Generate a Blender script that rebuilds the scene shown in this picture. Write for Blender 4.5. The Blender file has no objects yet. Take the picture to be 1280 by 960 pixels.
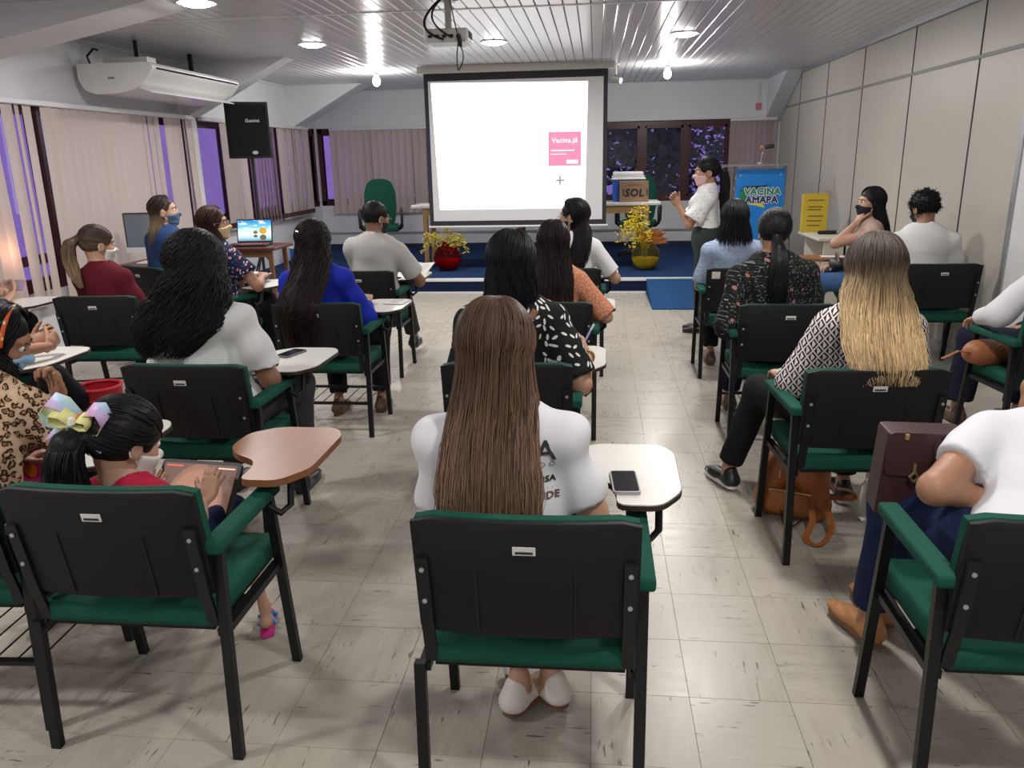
import bpy, bmesh, math, random
import numpy as np
from mathutils import Vector, Matrix
from mathutils.bvhtree import BVHTree

# ------------------------------------------------------------------ camera
scene = bpy.context.scene
COL = scene.collection
CAM_H = 1.6
_F = 984.3
_p, _y, _r = [math.radians(a) for a in (15.98, 6.164, -1.177)]
_f = Vector((-math.sin(_y) * math.cos(_p), math.cos(_y) * math.cos(_p), -math.sin(_p)))
_rt = Vector((math.cos(_y), math.sin(_y), 0)); _up = _rt.cross(_f)
_rt, _up = _rt * math.cos(_r) + _up * math.sin(_r), -_rt * math.sin(_r) + _up * math.cos(_r)
cd = bpy.data.cameras.new('camera'); cam = bpy.data.objects.new('camera', cd); COL.objects.link(cam)
cd.sensor_width = 36; cd.lens = 36 * _F / 1280; cd.clip_start = 0.05; cd.clip_end = 200
M = Matrix.Identity(4)
for i in range(3):
    M[i][0], M[i][1], M[i][2] = _rt[i], _up[i], -_f[i]
M[0][3], M[1][3], M[2][3] = 0, 0, CAM_H
cam.matrix_world = M
scene.camera = cam
# ------------------------------------------------------------------ world: hazy daylight outside the windows
w = bpy.data.worlds.new('world'); scene.world = w; w.use_nodes = True
wn = w.node_tree; bg = wn.nodes['Background']
bg.inputs['Color'].default_value = (0.80, 0.88, 1.0, 1); bg.inputs['Strength'].default_value = 1.1
# ------------------------------------------------------------------ exposure
scene.view_settings.view_transform = 'Standard'
scene.view_settings.look = 'None'
scene.view_settings.gamma = 1.0
scene.view_settings.use_curve_mapping = False
scene.view_settings.exposure = 0.22
LAMP_W = 31.0      # ceiling lamps
BULB_W = 42.0      # bare bulbs over the platform
# ------------------------------------------------------------------ node helpers / materials
class NT:
    def __init__(s, name):
        s.m = bpy.data.materials.new(name); s.m.use_nodes = True
        s.nt = s.m.node_tree; s.b = s.nt.nodes['Principled BSDF']; s.out = s.nt.nodes['Material Output']
    def n(s, t, **k):
        nd = s.nt.nodes.new(t)
        for a, v in k.items(): setattr(nd, a, v)
        return nd
    def l(s, a, b): s.nt.links.new(a, b)
    def put(s, sock, v):
        if isinstance(v, bpy.types.NodeSocket): s.l(v, sock)
        elif isinstance(v, (tuple, list)) and sock.type == 'RGBA' and len(v) == 3: sock.default_value = (*v, 1)
        else: sock.default_value = v
    def math(s, op, a, b=0.0, c=None, clamp=False):
        nd = s.n('ShaderNodeMath', operation=op, use_clamp=clamp); s.put(nd.inputs[0], a); s.put(nd.inputs[1], b)
        if c is not None: s.put(nd.inputs[2], c)
        return nd.outputs[0]
    def vmath(s, op, a, b=(0, 0, 0), out=0):
        nd = s.n('ShaderNodeVectorMath', operation=op); s.put(nd.inputs[0], a)
        s.put(nd.inputs[1], b); return nd.outputs[out]
    def coord(s, kind='Object'): return s.n('ShaderNodeTexCoord').outputs[kind]
    def pos(s): return s.n('ShaderNodeNewGeometry').outputs['Position']
    def sep(s, v):
        nd = s.n('ShaderNodeSeparateXYZ'); s.put(nd.inputs[0], v); return nd.outputs
    def comb(s, x, y, z):
        nd = s.n('ShaderNodeCombineXYZ')
        for i, v in enumerate((x, y, z)): s.put(nd.inputs[i], v)
        return nd.outputs[0]
    def noise(s, v, scale, detail=3, rough=.55, out='Fac'):
        nd = s.n('ShaderNodeTexNoise'); s.put(nd.inputs['Vector'], v); s.put(nd.inputs['Scale'], scale)
        s.put(nd.inputs['Detail'], detail); s.put(nd.inputs['Roughness'], rough); return nd.outputs[out]
    def voro(s, v, scale, feature='F1', dims='3D', rnd=1.0):
        nd = s.n('ShaderNodeTexVoronoi', feature=feature, voronoi_dimensions=dims); s.put(nd.inputs['Vector'], v)
        s.put(nd.inputs['Scale'], scale); s.put(nd.inputs['Randomness'], rnd); return nd.outputs
    def ramp(s, f, stops, interp='LINEAR'):
        nd = s.n('ShaderNodeValToRGB'); s.put(nd.inputs[0], f); cr = nd.color_ramp; cr.interpolation = interp
        while len(cr.elements) < len(stops): cr.elements.new(.5)
        for e, (p, c) in zip(cr.elements, stops):
            e.position = p; e.color = (*c, 1) if len(c) == 3 else c
        return nd.outputs[0]
    def mix(s, f, a, b):
        nd = s.n('ShaderNodeMix', data_type='RGBA'); s.put(nd.inputs[0], f); s.put(nd.inputs[6], a); s.put(nd.inputs[7], b)
        return nd.outputs[2]
    def bump(s, h, strength=.3, dist=.01):
        nd = s.n('ShaderNodeBump'); s.put(nd.inputs['Height'], h); nd.inputs['Strength'].default_value = strength
        nd.inputs['Distance'].default_value = dist; s.l(nd.outputs[0], s.b.inputs['Normal'])
    def base(s, c): s.put(s.b.inputs['Base Color'], c); return s
    def set(s, rough=.5, metal=0., spec=.5, trans=0., ior=1.45, sheen=0., coat=0., alpha=1.):
        i = s.b.inputs
        i['Roughness'].default_value = rough; i['Metallic'].default_value = metal
        i['Specular IOR Level'].default_value = spec; i['Transmission Weight'].default_value = trans
        i['IOR'].default_value = ior; i['Sheen Weight'].default_value = sheen; i['Coat Weight'].default_value = coat
        i['Alpha'].default_value = alpha
        return s
MATS = {}
def mat(name, c, rough=.5, metal=0., spec=.5, var=.08, scale=8., bump=0., sheen=0., coat=0., detail=3, bscale=None):
    """plain procedural material: colour with a little noise variation"""
    if name in MATS: return MATS[name]
    t = NT(name).set(rough, metal, spec, sheen=sheen, coat=coat)
    co = t.coord()
    nz = t.noise(co, scale, detail)
    c2 = tuple(max(0, x * (1 - var)) for x in c); c3 = tuple(min(1, x * (1 + var)) for x in c)
    t.base(t.mix(nz, c2, c3))
    if bump: t.bump(t.noise(co, bscale or scale * 6, 4), bump, .004)
    MATS[name] = t.m
    return t.m
def emat(name, c, strength):
    t = NT(name); t.base((0, 0, 0)); t.b.inputs['Emission Color'].default_value = (*c, 1)
    t.b.inputs['Emission Strength'].default_value = strength; MATS[name] = t.m; return t.m
# ------------------------------------------------------------------ mesh helpers
class MB:
    """collects verts / faces"""
    def __init__(s): s.v = []; s.f = []; s.mi = []
    def add(s, v, f, mi=0):
        o = len(s.v); s.v += [tuple(p) for p in v]; s.f += [tuple(i + o for i in q) for q in f]; s.mi += [mi] * len(f); return s
    def box(s, c, d, R=None, bev=0., seg=1, mi=0):
        bm = bmesh.new(); bmesh.ops.create_cube(bm, size=1)
        bmesh.ops.scale(bm, vec=Vector(d), verts=bm.verts)
        if bev: bmesh.ops.bevel(bm, geom=bm.edges[:], offset=bev, segments=seg, profile=.6, affect='EDGES')
        bm.verts.index_update(); R = R or Matrix.Identity(3); c = Vector(c)
        v = [R @ p.co + c for p in bm.verts]; f = [[q.index for q in x.verts] for x in bm.faces]; bm.free()
        return s.add(v, f, mi)
    def bb(s, lo, hi, bev=0., seg=1, mi=0):
        lo = Vector(lo); hi = Vector(hi); return s.box((lo + hi) / 2, hi - lo, None, bev, seg, mi)
    def tube(s, pts, r, n=8, cap=True, mi=0, flat=1., refup=None):
        pts = [Vector(p) for p in pts]; m = len(pts)
        rs = r if isinstance(r, (list, tuple)) else [r] * m
        v = []; pu = None
        for i, p in enumerate(pts):
            t = (pts[min(i + 1, m - 1)] - pts[max(i - 1, 0)]).normalized()
            if pu is None:
                pu = Vector(refup) if refup else (Vector((0, 0, 1)) if abs(t.z) < .9 else Vector((0, 1, 0)))
            u = (pu - t * pu.dot(t)).normalized(); pu = u; b = t.cross(u)
            for k in range(n):
                a = 2 * math.pi * k / n + math.pi / n
                v.append(p + (u * math.cos(a) * flat + b * math.sin(a)) * rs[i])
        f = [(i * n + k, i * n + (k + 1) % n, (i + 1) * n + (k + 1) % n, (i + 1) * n + k) for i in range(m - 1) for k in range(n)]
        if cap: f += [tuple(range(n - 1, -1, -1)), tuple((m - 1) * n + k for k in range(n))]
        return s.add(v, f, mi)
    def bar(s, a, b, w, d, up=(0, 1, 0), mi=0):
        """rectangular bar from a to b, w across, d along up"""
        a = Vector(a); b = Vector(b); t = (b - a).normalized(); u = Vector(up); u = (u - t * u.dot(t)).normalized(); x = t.cross(u)
        v = [p + x * sx * w / 2 + u * sy * d / 2 for p in (a, b) for sx, sy in ((-1, -1), (1, -1), (1, 1), (-1, 1))]
        return s.add(v, [(3, 2, 1, 0), (4, 5, 6, 7)] + [(i, (i + 1) % 4, 4 + (i + 1) % 4, 4 + i) for i in range(4)], mi)
    def prism(s, poly, h0, h1, axis='z', mi=0, M=None):
        """extrude a 2D outline; axis z: (x,y) outline, x: (y,z), y: (x,z)"""
        def P(a, b, h): return {'z': (a, b, h), 'x': (h, a, b), 'y': (a, h, b)}[axis]
        n = len(poly); v = [P(a, b, h0) for a, b in poly] + [P(a, b, h1) for a, b in poly]
        ar = sum(poly[i][0] * poly[(i + 1) % n][1] - poly[(i + 1) % n][0] * poly[i][1] for i in range(n))
        flip = (ar < 0) != (axis == 'y')
        f = [tuple(range(n - 1, -1, -1)), tuple(range(n, 2 * n))] + [(i, (i + 1) % n, n + (i + 1) % n, n + i) for i in range(n)]
        if flip: f = [q[::-1] for q in f]
        if M: v = [M @ Vector(p) for p in v]
        return s.add(v, f, mi)
    def lathe(s, prof, n=24, c=(0, 0, 0), mi=0):
        v = [(c[0] + r * math.cos(2 * math.pi * k / n), c[1] + r * math.sin(2 * math.pi * k / n), c[2] + z) for r, z in prof for k in range(n)]
        m = len(prof)
        f = [(i * n + k, i * n + (k + 1) % n, (i + 1) * n + (k + 1) % n, (i + 1) * n + k) for i in range(m - 1) for k in range(n)]
        if prof[0][0] > 1e-6: f.append(tuple(range(n - 1, -1, -1)))
        if prof[-1][0] > 1e-6: f.append(tuple((m - 1) * n + k for k in range(n)))
        return s.add(v, f, mi)
    def mesh(s, name, mats, smooth=False):
        me = bpy.data.meshes.new(name); me.from_pydata(s.v, [], s.f)
        for x in (mats if isinstance(mats, (list, tuple)) else [mats]): me.materials.append(x)
        if any(s.mi): me.polygons.foreach_set('material_index', s.mi)
        if smooth:
            me.polygons.foreach_set('use_smooth', [True] * len(s.f))
            try: me.set_sharp_from_angle(angle=math.radians(40))
            except Exception: pass
        me.validate(); me.update(); return me
    def obj(s, name, mats, parent=None, smooth=False): return link(name, s.mesh(name, mats, smooth), parent)
def link(name, me, parent=None, loc=None, rz=None):
    o = bpy.data.objects.new(name, me); COL.objects.link(o)
    if parent: o.parent = parent
    if loc is not None: o.location = loc
    if rz is not None: o.rotation_euler = (0, 0, rz)
    return o
def tag(o, label, cat, group=None):
    o['label'] = label; o['category'] = cat
    if group: o['group'] = group
    return o
def thing(name, label, cat, loc=(0, 0, 0), rz=0., group=None):
    o = link(name, None, None, loc, rz); o.empty_display_size = .1; return tag(o, label, cat, group)
def struct(o): o['kind'] = 'structure'; return o
def rounded(poly, r, n=4):
    out = []; m = len(poly)
    for i in range(m):
        p0, p, p1 = Vector(poly[i - 1]), Vector(poly[i]), Vector(poly[(i + 1) % m])
        a = p + (p0 - p).normalized() * min(r, (p0 - p).length * .45); b = p + (p1 - p).normalized() * min(r, (p1 - p).length * .45)
        for k in range(n + 1):
            t = k / n; q = a * (1 - t) ** 2 + p * 2 * t * (1 - t) + b * t * t; out.append((q.x, q.y))
    return out
def text_mesh(txt, size, mat_, depth=.0, bold=0., shear=0., align='CENTER'):
    cu = bpy.data.curves.new('lettering', 'FONT'); cu.body = txt; cu.size = size; cu.extrude = depth; cu.shear = shear
    cu.align_x = align; cu.align_y = 'CENTER'; cu.resolution_u = 2; cu.space_character = 1.06
    o = bpy.data.objects.new('lettering', cu); COL.objects.link(o)
    me = bpy.data.meshes.new_from_object(o.evaluated_get(bpy.context.evaluated_depsgraph_get()))
    bpy.data.objects.remove(o); bpy.data.curves.remove(cu)
    if bold > 0:                     # heavier strokes: the same letters laid over themselves, slightly shifted
        v = [tuple(p.co) for p in me.vertices]; f = [tuple(p.vertices) for p in me.polygons]; m = MB()
        for k in range(9):
            dx, dy = (0, 0) if k == 8 else (math.cos(k * math.pi / 4) * bold, math.sin(k * math.pi / 4) * bold); m.add([(x + dx, y + dy, z + k * 2e-5) for x, y, z in v], f)
        bpy.data.meshes.remove(me); return m.mesh('lettering', mat_)
    me.materials.clear(); me.materials.append(mat_); return me
# ------------------------------------------------------------------ room shell
XL, XR, YF, YB, ZC = -4.6, 2.85, -3.2, 13.26, 2.70
STG_Y, STG_Z = 9.62, .18
M_wall = mat('white_wall_paint', (.66, .67, .70), .6, var=.03, scale=2, bump=.03)
M_trimw = mat('white_trim', (.62, .63, .65), .45, var=.03)
M_wood = mat('dark_red_wood', (.055, .012, .016), .4, var=.25, scale=14)
M_alu = mat('grey_aluminium_trim', (.42, .43, .45), .35, metal=.7, var=.04)
M_gap = mat('dark_joint', (.03, .03, .03), .8)

def floor_mat():
    t = NT('vinyl_tile'); t.set(.22, spec=.5)
    p = t.pos(); x, y, z = t.sep(p)
    ix = t.math('FLOOR', t.math('DIVIDE', x, .30)); iy = t.math('FLOOR', t.math('DIVIDE', y, .30))
    par = t.math('ABSOLUTE', t.math('MODULO', t.math('ADD', ix, iy), 2.0))
    par = t.math('GREATER_THAN', par, .5)
    u = t.math('ADD', t.math('MULTIPLY', x, par), t.math('MULTIPLY', y, t.math('SUBTRACT', 1.0, par)))
    v = t.math('ADD', t.math('MULTIPLY', y, par), t.math('MULTIPLY', x, t.math('SUBTRACT', 1.0, par)))
    seed = t.math('ADD', t.math('MULTIPLY', ix, 3.17), t.math('MULTIPLY', iy, 7.73))
    st = t.comb(t.math('MULTIPLY', u, 13.0), t.math('MULTIPLY', v, 90.0), seed)
    n1 = t.noise(st, 1.0, 2, .5)                       # dark flecks, drawn out along the tile
    st2 = t.comb(t.math('MULTIPLY', u, 5.0), t.math('MULTIPLY', v, 28.0), seed)
    n2 = t.noise(st2, 1.0, 3, .6)
    wn_ = t.n('ShaderNodeTexWhiteNoise', noise_dimensions='2D'); t.l(t.comb(ix, iy, 0), wn_.inputs['Vector'])
    tone = t.math('MULTIPLY_ADD', wn_.outputs['Value'], .05, .975)
    base = t.ramp(n2, [(.25, (.345, .315, .27)), (.5, (.375, .345, .298)), (.75, (.40, .37, .322))])
    base = t.vmath('SCALE', base); base.node.inputs['Scale'].default_value = 1; t.l(tone, base.node.inputs['Scale'])
    flk = t.ramp(n1, [(.655, (0, 0, 0)), (.70, (1, 1, 1))])
    big = t.noise(p, .6, 2)
    flk = t.math('MULTIPLY', flk, t.ramp(t.noise(t.comb(u, v, seed), 7., 1), [(.46, (0, 0, 0)), (.54, (1, 1, 1))]))
    col = t.mix(t.math('MULTIPLY', flk, .85), base, (.07, .06, .05))
    t.base(col)
    t.l(t.math('MULTIPLY_ADD', n2, .14, t.math('MULTIPLY_ADD', big, .14, .15)), t.b.inputs['Roughness'])
    t.bump(t.noise(p, 5, 2), .04, .01)
    return t.m
M_floor = floor_mat()
fl = MB().bb((XL - .2, YF - .2, -.25), (XR + .2, YB + .2, -.003)).obj('floor', mat('tile_joint_grout', (.31, .285, .245), .7)); struct(fl)
TS = .30
def tile_mb(x0, y0, mb, g=.0004, b=.0006):
    x1, y1 = x0 + TS - g, y0 + TS - g; x0 += g; y0 += g
    v = [(x0, y0, -.004), (x1, y0, -.004), (x1, y1, -.004), (x0, y1, -.004), (x0 + b, y0 + b, 0), (x1 - b, y0 + b, 0), (x1 - b, y1 - b, 0), (x0 + b, y1 - b, 0)]
    mb.add(v, [(4, 5, 6, 7), (0, 1, 5, 4), (1, 2, 6, 5), (2, 3, 7, 6), (3, 0, 4, 7)])
tme = (lambda m: (tile_mb(0, 0, m), m.mesh('floor_tile', M_floor))[1])(MB())
tiles = []
for i in range(math.floor(XL / TS), math.ceil(XR / TS)):
    for j in range(math.floor(YF / TS), math.ceil(STG_Y / TS)): tiles.append((i, j))
def tile_view(ij):
    x, y = (ij[0] + .5) * TS, (ij[1] + .5) * TS
    d = Vector((x, y, -CAM_H)); z = d.dot(_f)
    if z < .3: return 1e9
    px = 640 + _F * d.dot(_rt) / z; py = 480 - _F * d.dot(_up) / z
    return z if (-60 < px < 1340 and py < 1050) else 1e9
tiles.sort(key=tile_view)
for i, j in tiles[:300]: link('floor_tile', tme, fl, (i * TS, j * TS, 0))
mb = MB()
for i, j in tiles[300:]:
    if (i + 1) * TS < XL - .3 or i * TS > XR + .3: continue
    tile_mb(i * TS, j * TS, mb)
o = mb.obj('further_floor_tiles', M_floor, fl); o['kind'] = 'stuff'

# ceiling: slab + PVC strips
def ceil_mat():
    t = NT('white_pvc_strip').set(.24, spec=.5); p = t.pos()
    t.base(t.mix(t.noise(p, 1.5, 2), (.50, .50, .53), (.58, .58, .60)))
    t.bump(t.noise(p, 14, 2), .02, .01); return t.m
M_pvc = ceil_mat()
ce = MB().bb((XL - .2, YF - .2, ZC + .014), (XR + .2, YB + .2, ZC + .25)).obj('ceiling', mat('grey_ceiling_gap', (.10, .10, .11), .8)); struct(ce)
SW = .1035
prof = [(0.002, .014), (.003, .004), (.008, 0), (SW - .008, 0), (SW - .003, .004), (SW - .002, .014)]
for (a, b) in ((YF, .55), (.56, 6.47), (6.48, 12.3), (12.31, YB)):
    m = MB(); n = len(prof)
    m.add([(x, 0, z) for x, z in prof] + [(x, b - a, z) for x, z in prof],
          [(i, i + n, i + 1 + n, i + 1) for i in range(n - 1)] + [tuple(range(n)), tuple(range(2 * n - 1, n - 1, -1))])
    me = m.mesh('ceiling_strip', M_pvc)
    for i in range(72): link('ceiling_strip', me, ce, (XL + i * SW, a, ZC))
MB().bb((XL, 6.455, ZC - .004), (XR, 6.495, ZC + .003)).obj('ceiling_joint_bar', M_trimw, ce)
# cornices
struct(MB().bb((XR - .03, YF, ZC - .035), (XR, YB, ZC)).obj('trim_1', M_alu))
struct(MB().bb((XL, YB - .03, ZC - .03), (XR, YB, ZC)).obj('trim_2', M_trimw))
struct(MB().bb((XL, YF, ZC - .03), (XL + .03, YB, ZC)).obj('trim_3', M_trimw))

# walls
ZR, ZS = 2.13, .89        # window head and sill
Y1a, Y1b, Y2a, Y2b = 2.4, 8.87, 9.07, 12.62
m = MB()
T = .2
m.bb((XL - T, YF, 0), (XL, YB + T, .60)); m.bb((XL - T, YF, ZR), (XL, YB + T, ZC + .1))
m.bb((XL - T, YF, .60), (XL, Y1a, ZR)); m.bb((XL - T, Y1b, .60), (XL, Y2a, ZR)); m.bb((XL - T, Y2a, .60), (XL, YB + T, ZS))
m.bb((XL - T, YB - .06, ZS), (XL, YB + T, ZR))
struct(m.obj('wall_left', M_wall))
m = MB()
m.bb((XL, YB, 0), (XR + T, YB + T, ZS)); m.bb((XL, YB, ZR), (XR + T, YB + T, ZC + .1))
m.bb((-1.2, YB, ZS), (.05, YB + T, ZR)); m.bb((2.78, YB, ZS), (XR + T, YB + T, ZR))
struct(m.obj('wall_back', M_wall))
struct(MB().bb((XL - T, YF - T, 0), (XR + T, YF, ZC + .1)).obj('wall_front', M_wall))
# partition wall of laminate boards on the right
M_lam = mat('beige_laminate_board', (.44, .42, .37), .42, var=.035, scale=3)
wr = MB().bb((XR + .012, YF, 0), (XR + T, YB, ZC + .1)).obj('wall_right', M_gap); struct(wr)
ys = [-3.18, -1.9, -.6, .7, 2.0, 3.15, 4.35, 5.45, 6.65, 7.98, 9.37, 10.75, 12.1, YB]
for a, b in zip(ys[:-1], ys[1:]):
    for z0, z1 in ((.07, 2.25), (2.275, ZC - .036)):
        MB().bb((XR, a + .009, z0), (XR + .03, b - .009, z1), bev=.003).obj('wall_board', M_lam, wr)
MB().bb((XR - .006, YF, 2.25), (XR + .02, YB, 2.275)).obj('board_joint_rail', mat('grey_joint_rail', (.20, .20, .20), .5), wr)
for y in ys[1:-1]: MB().bb((XR - .003, y - .009, .07), (XR + .02, y + .009, ZC - .036)).obj('board_joint_strip', M_gap, wr)
struct(MB().bb((XR - .012, YF, 0), (XR + .01, YB, .07)).obj('baseboard_right', mat('grey_skirting', (.35, .34, .32), .5)))
# white door leaf in the partition, near the right edge of the view
dr = MB().bb((XR - .035, 4.78, .01), (XR + .005, 5.76, 2.12), bev=.004).obj('door_1', mat('white_door_paint', (.62, .62, .63), .45)); struct(dr)
MB().bb((XR - .045, 5.76, 0), (XR + .01, 5.81, 2.16)).obj('door_jamb', M_alu, dr)
MB().bb((XR - .045, 4.73, 0), (XR + .01, 4.78, 2.16)).obj('door_jamb', M_alu, dr)
MB().tube([(XR - .035, 4.86, 1.0), (XR - .09, 4.86, 1.0), (XR - .09, 4.98, 1.0)], .011, 8).obj('door_handle', M_alu, dr, True)
struct(MB().bb((XL, YF, 0), (XL + .02, STG_Y, .10)).obj('baseboard_left', M_trimw))
struct(MB().bb((XL, YB - .02, .42), (XR, YB, .45)).obj('trim_4', mat('grey_chair_rail', (.30, .31, .33), .5)))
struct(MB().bb((XL, YB - .025, STG_Z), (XR, YB, .25)).obj('baseboard_back', mat('navy_carpet_skirting', (.02, .03, .07), .9)))

# knee braces of the roof frames
def brace(x0, x1, y0, y1, z, name):
    m = MB(); m.prism([(x0, ZC), (x1, ZC), (x1 - (x1 - x0) * .06, ZC - .03), (x0 + .09, z - .02), (x0, z - .02)], y0, y1, 'y'); return struct(m.obj(name, M_wall))
brace(XL, -2.95, 5.55, 6.0, 2.42, 'trim_5'); brace(XL, -3.34, 8.84, 9.10, 2.15, 'trim_6'); brace(XL, -3.42, 12.0, 12.45, 2.14, 'trim_7')
struct(MB().prism([(YB, ZC), (11.95, ZC), (12.05, ZC - .03), (YB - .06, 2.14), (YB, 2.14)], 2.62, XR - .008, 'x').obj('trim_8', M_wall))
struct(MB().bb((XL, Y1b, .10), (XL + .05, Y2a, ZR + .05)).obj('trim_9', M_trimw))
struct(MB().bb((XL, 5.55, ZR), (XL + .06, 6.0, ZC)).obj('trim_10', M_trimw))

# windows: dark red wood frames with violet-tinted panes
def pane_mat():
    t = NT('violet_tinted_pane'); t.nt.nodes.remove(t.b)
    g = t.n('ShaderNodeBsdfGlossy'); g.inputs['Roughness'].default_value = .03; g.inputs['Color'].default_value = (.9, .9, .9, 1)
    tr = t.n('ShaderNodeBsdfTransparent'); p = t.pos()
    t.l(t.mix(t.noise(p, 3, 3), (.40, .29, .55), (.49, .38, .63)), tr.inputs['Color'])
    fr = t.n('ShaderNodeFresnel'); fr.inputs['IOR'].default_value = 1.5
    mx = t.n('ShaderNodeMixShader'); bf = t.n('ShaderNodeNewGeometry').outputs['Backfacing']; t.l(t.math('MULTIPLY', fr.outputs[0], t.math('SUBTRACT', 1., bf)), mx.inputs[0]); t.l(tr.outputs[0], mx.inputs[1]); t.l(g.outputs[0], mx.inputs[2])
    t.l(mx.outputs[0], t.out.inputs['Surface']); return t.m
M_pane = pane_mat()
WN = [0]
def window(lo, hi, axis, n, rails=(), depth=.09, out=1, fw=.075):
    """axis 'y': on the left wall (runs along y); 'x': on the back wall. lo/hi = (along, z)"""
    WN[0] += 1
    def bx(a0, z0, a1, z1, d0, d1):
        return (((XL - d1, a0, z0), (XL - d0, a1, z1)) if axis == 'y' else ((a0, YB + d0, z0), (a1, YB + d1, z1)))
    fr = MB()
    (a0, z0), (a1, z1) = lo, hi
    for q in ((a0, z0, a1, z0 + fw), (a0, z1 - fw, a1, z1), (a0, z0, a0 + fw, z1), (a1 - fw, z0, a1, z1)):
        fr.bb(*bx(*q, .02, .02 + depth))
    root = struct(fr.obj('window_%d' % WN[0], M_wood))
    st = (a1 - a0) / n
    for i in range(1, n):
        MB().bb(*bx(a0 + i * st - .04, z0 + fw, a0 + i * st + .04, z1 - fw, .015, .02 + depth)).obj('mullion', M_wood, root)
    zs = [z0 + fw] + list(rails) + [z1 - fw]
    for r in rails: MB().bb(*bx(a0, r - .035, a1, r + .035, .02, .02 + depth)).obj('transom_rail', M_wood, root)
    for i in range(n):
        for za, zb in zip(zs[:-1], zs[1:]):
            ga, gb = a0 + i * st + .04, a0 + (i + 1) * st - .04
            # casement sash with its pane
            sm = MB()
            for q in ((ga, za, gb, za + .035), (ga, zb - .035, gb, zb), (ga, za, ga + .035, zb), (gb - .035, za, gb, zb)): sm.bb(*bx(*q, .035, .08))
            s_ = sm.obj('window_sash', M_wood, root)
            MB().bb(*bx(ga + .03, za + .03, gb - .03, zb - .03, .055, .060)).obj('pane', M_pane, s_)
    return root
window((Y1a, .60), (Y1b, ZR), 'y', 8, rails=(.86,))
window((Y2a, ZS), (YB - .06, ZR), 'y', 5)
window((XL, ZS), (-1.2, ZR), 'x', 4)
window((.05, ZS), (2.78, ZR), 'x', 4)
struct(MB().bb((XL - .02, Y2a, ZS - .06), (XL + .10, Y2b, ZS)).obj('trim_11', M_wood))
struct(MB().bb((XL, YB - .04, ZR), (XR, YB, ZR + .03)).obj('trim_12', M_trimw))

# vertical blinds
def slat_mat():
    t = NT('beige_fabric_slat'); co = t.coord(); t.set(.8, spec=.2)
    z = t.noise(t.vmath('MULTIPLY', co, (60, 60, 3)), 1., 2)
    c = t.mix(z, (.36, .325, .295), (.43, .39, .355)); t.base(c)
    tl = t.n('ShaderNodeBsdfTranslucent'); t.put(tl.inputs['Color'], (.34, .28, .29))
    mx = t.n('ShaderNodeAddShader')
    t.l(t.b.outputs[0], mx.inputs[0]); t.l(tl.outputs[0], mx.inputs[1]); t.l(mx.outputs[0], t.out.inputs['Surface']); return t.m
M_slat = slat_mat()
def slat_mesh(h, w=.109):
    m = MB(); ss = [(-w / 2 + w * k / 4, .008 * (1 - ((k - 2) / 2) ** 2)) for k in range(5)]
    v = [(x, y, z) for z in (0, -h) for x, y in ss] + [(x, y - .0012, z) for z in (0, -h) for x, y in ss]
    f = [(k, k + 1, 6 + k, 5 + k) for k in range(4)] + [(10 + k + 1, 10 + k, 15 + k, 16 + k) for k in range(4)]
    f += [(0, 5, 15, 10), (4, 14, 19, 9)] + [(k, 10 + k, 11 + k, k + 1) for k in range(4)] + [(5 + k, 6 + k, 16 + k, 15 + k) for k in range(4)]
    return m.add(v, f).mesh('slat', M_slat, True)
def blind(p0, p1, zt, zb, label, step=.112, skip=lambda t: False, ang=lambda t, r: 20, seed=1, tilt=lambda t, r: 0):
    r = random.Random(seed); p0 = Vector(p0); p1 = Vector(p1); d = (p1 - p0); L = d.length; a0 = math.atan2(d.y, d.x)
    root = thing('vertical_blind', label, 'blind', (p0.x, p0.y, 0), a0)
    MB().bb((0, -.025, zt), (L, .03, zt + .045), bev=.006).obj('head_rail', M_trimw, root)
    me = slat_mesh(zt - zb); n = int(L / step)
    for i in range(n):
        t = (i + .5) / n
        if skip(t): continue
        s_ = link('slat', me, root, (t * L, 0, zt))
        s_.rotation_euler = (0, math.radians(tilt(t, r)), math.radians(ang(t, r) + r.uniform(-4, 4)))
    m = MB()
    for k in range(int(L / .05)):
        x = k * .05; m.box((x, .006 + .01 * math.sin(k * 2.1), zb + .012), (.05, .004, .004))
    m.obj('bottom_chain', M_trimw, root)
    return root
gaps = (.06, .075, .30, .43, .445, .665)
blind((XL + .09, 2.4, 0), (XL + .09, 8.86, 0), 2.085, .50, 'long beige vertical blind hanging below the ceiling air conditioner', seed=3,
      ang=lambda t, r: -4 + r.uniform(-12, 10) + 26 * (r.random() < .12), tilt=lambda t, r: (.9 * math.sin(t * 23) + r.uniform(-.45, .45)), skip=lambda t: any(abs(t - g) < .006 for g in (.53, .60, .685, .79, .90)))
blind((XL + .09, 9.08, 0), (XL + .09, 12.58, 0), 2.085, .80, 'beige vertical blind with open slats behind the loudspeaker', seed=8,
      ang=lambda t, r: 38 if .32 < t < .62 else r.uniform(-14, 12), skip=lambda t: t < .145 or .33 < t < .36 or .62 < t < .65, tilt=lambda t, r: r.uniform(-.8, .8))
blind((-4.36, YB - .07, 0), (-1.25, YB - .07, 0), 2.09, .76, 'closed beige vertical blind behind the high-back office chair', seed=5, ang=lambda t, r: 10 + r.uniform(-6, 8), tilt=lambda t, r: r.uniform(-.3, .3))
blind((2.08, YB - .07, 0), (2.79, YB - .07, 0), 2.09, .70, 'narrow beige vertical blind bunched beside the partition behind the lectern', seed=6, step=.075, ang=lambda t, r: 30)

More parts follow.
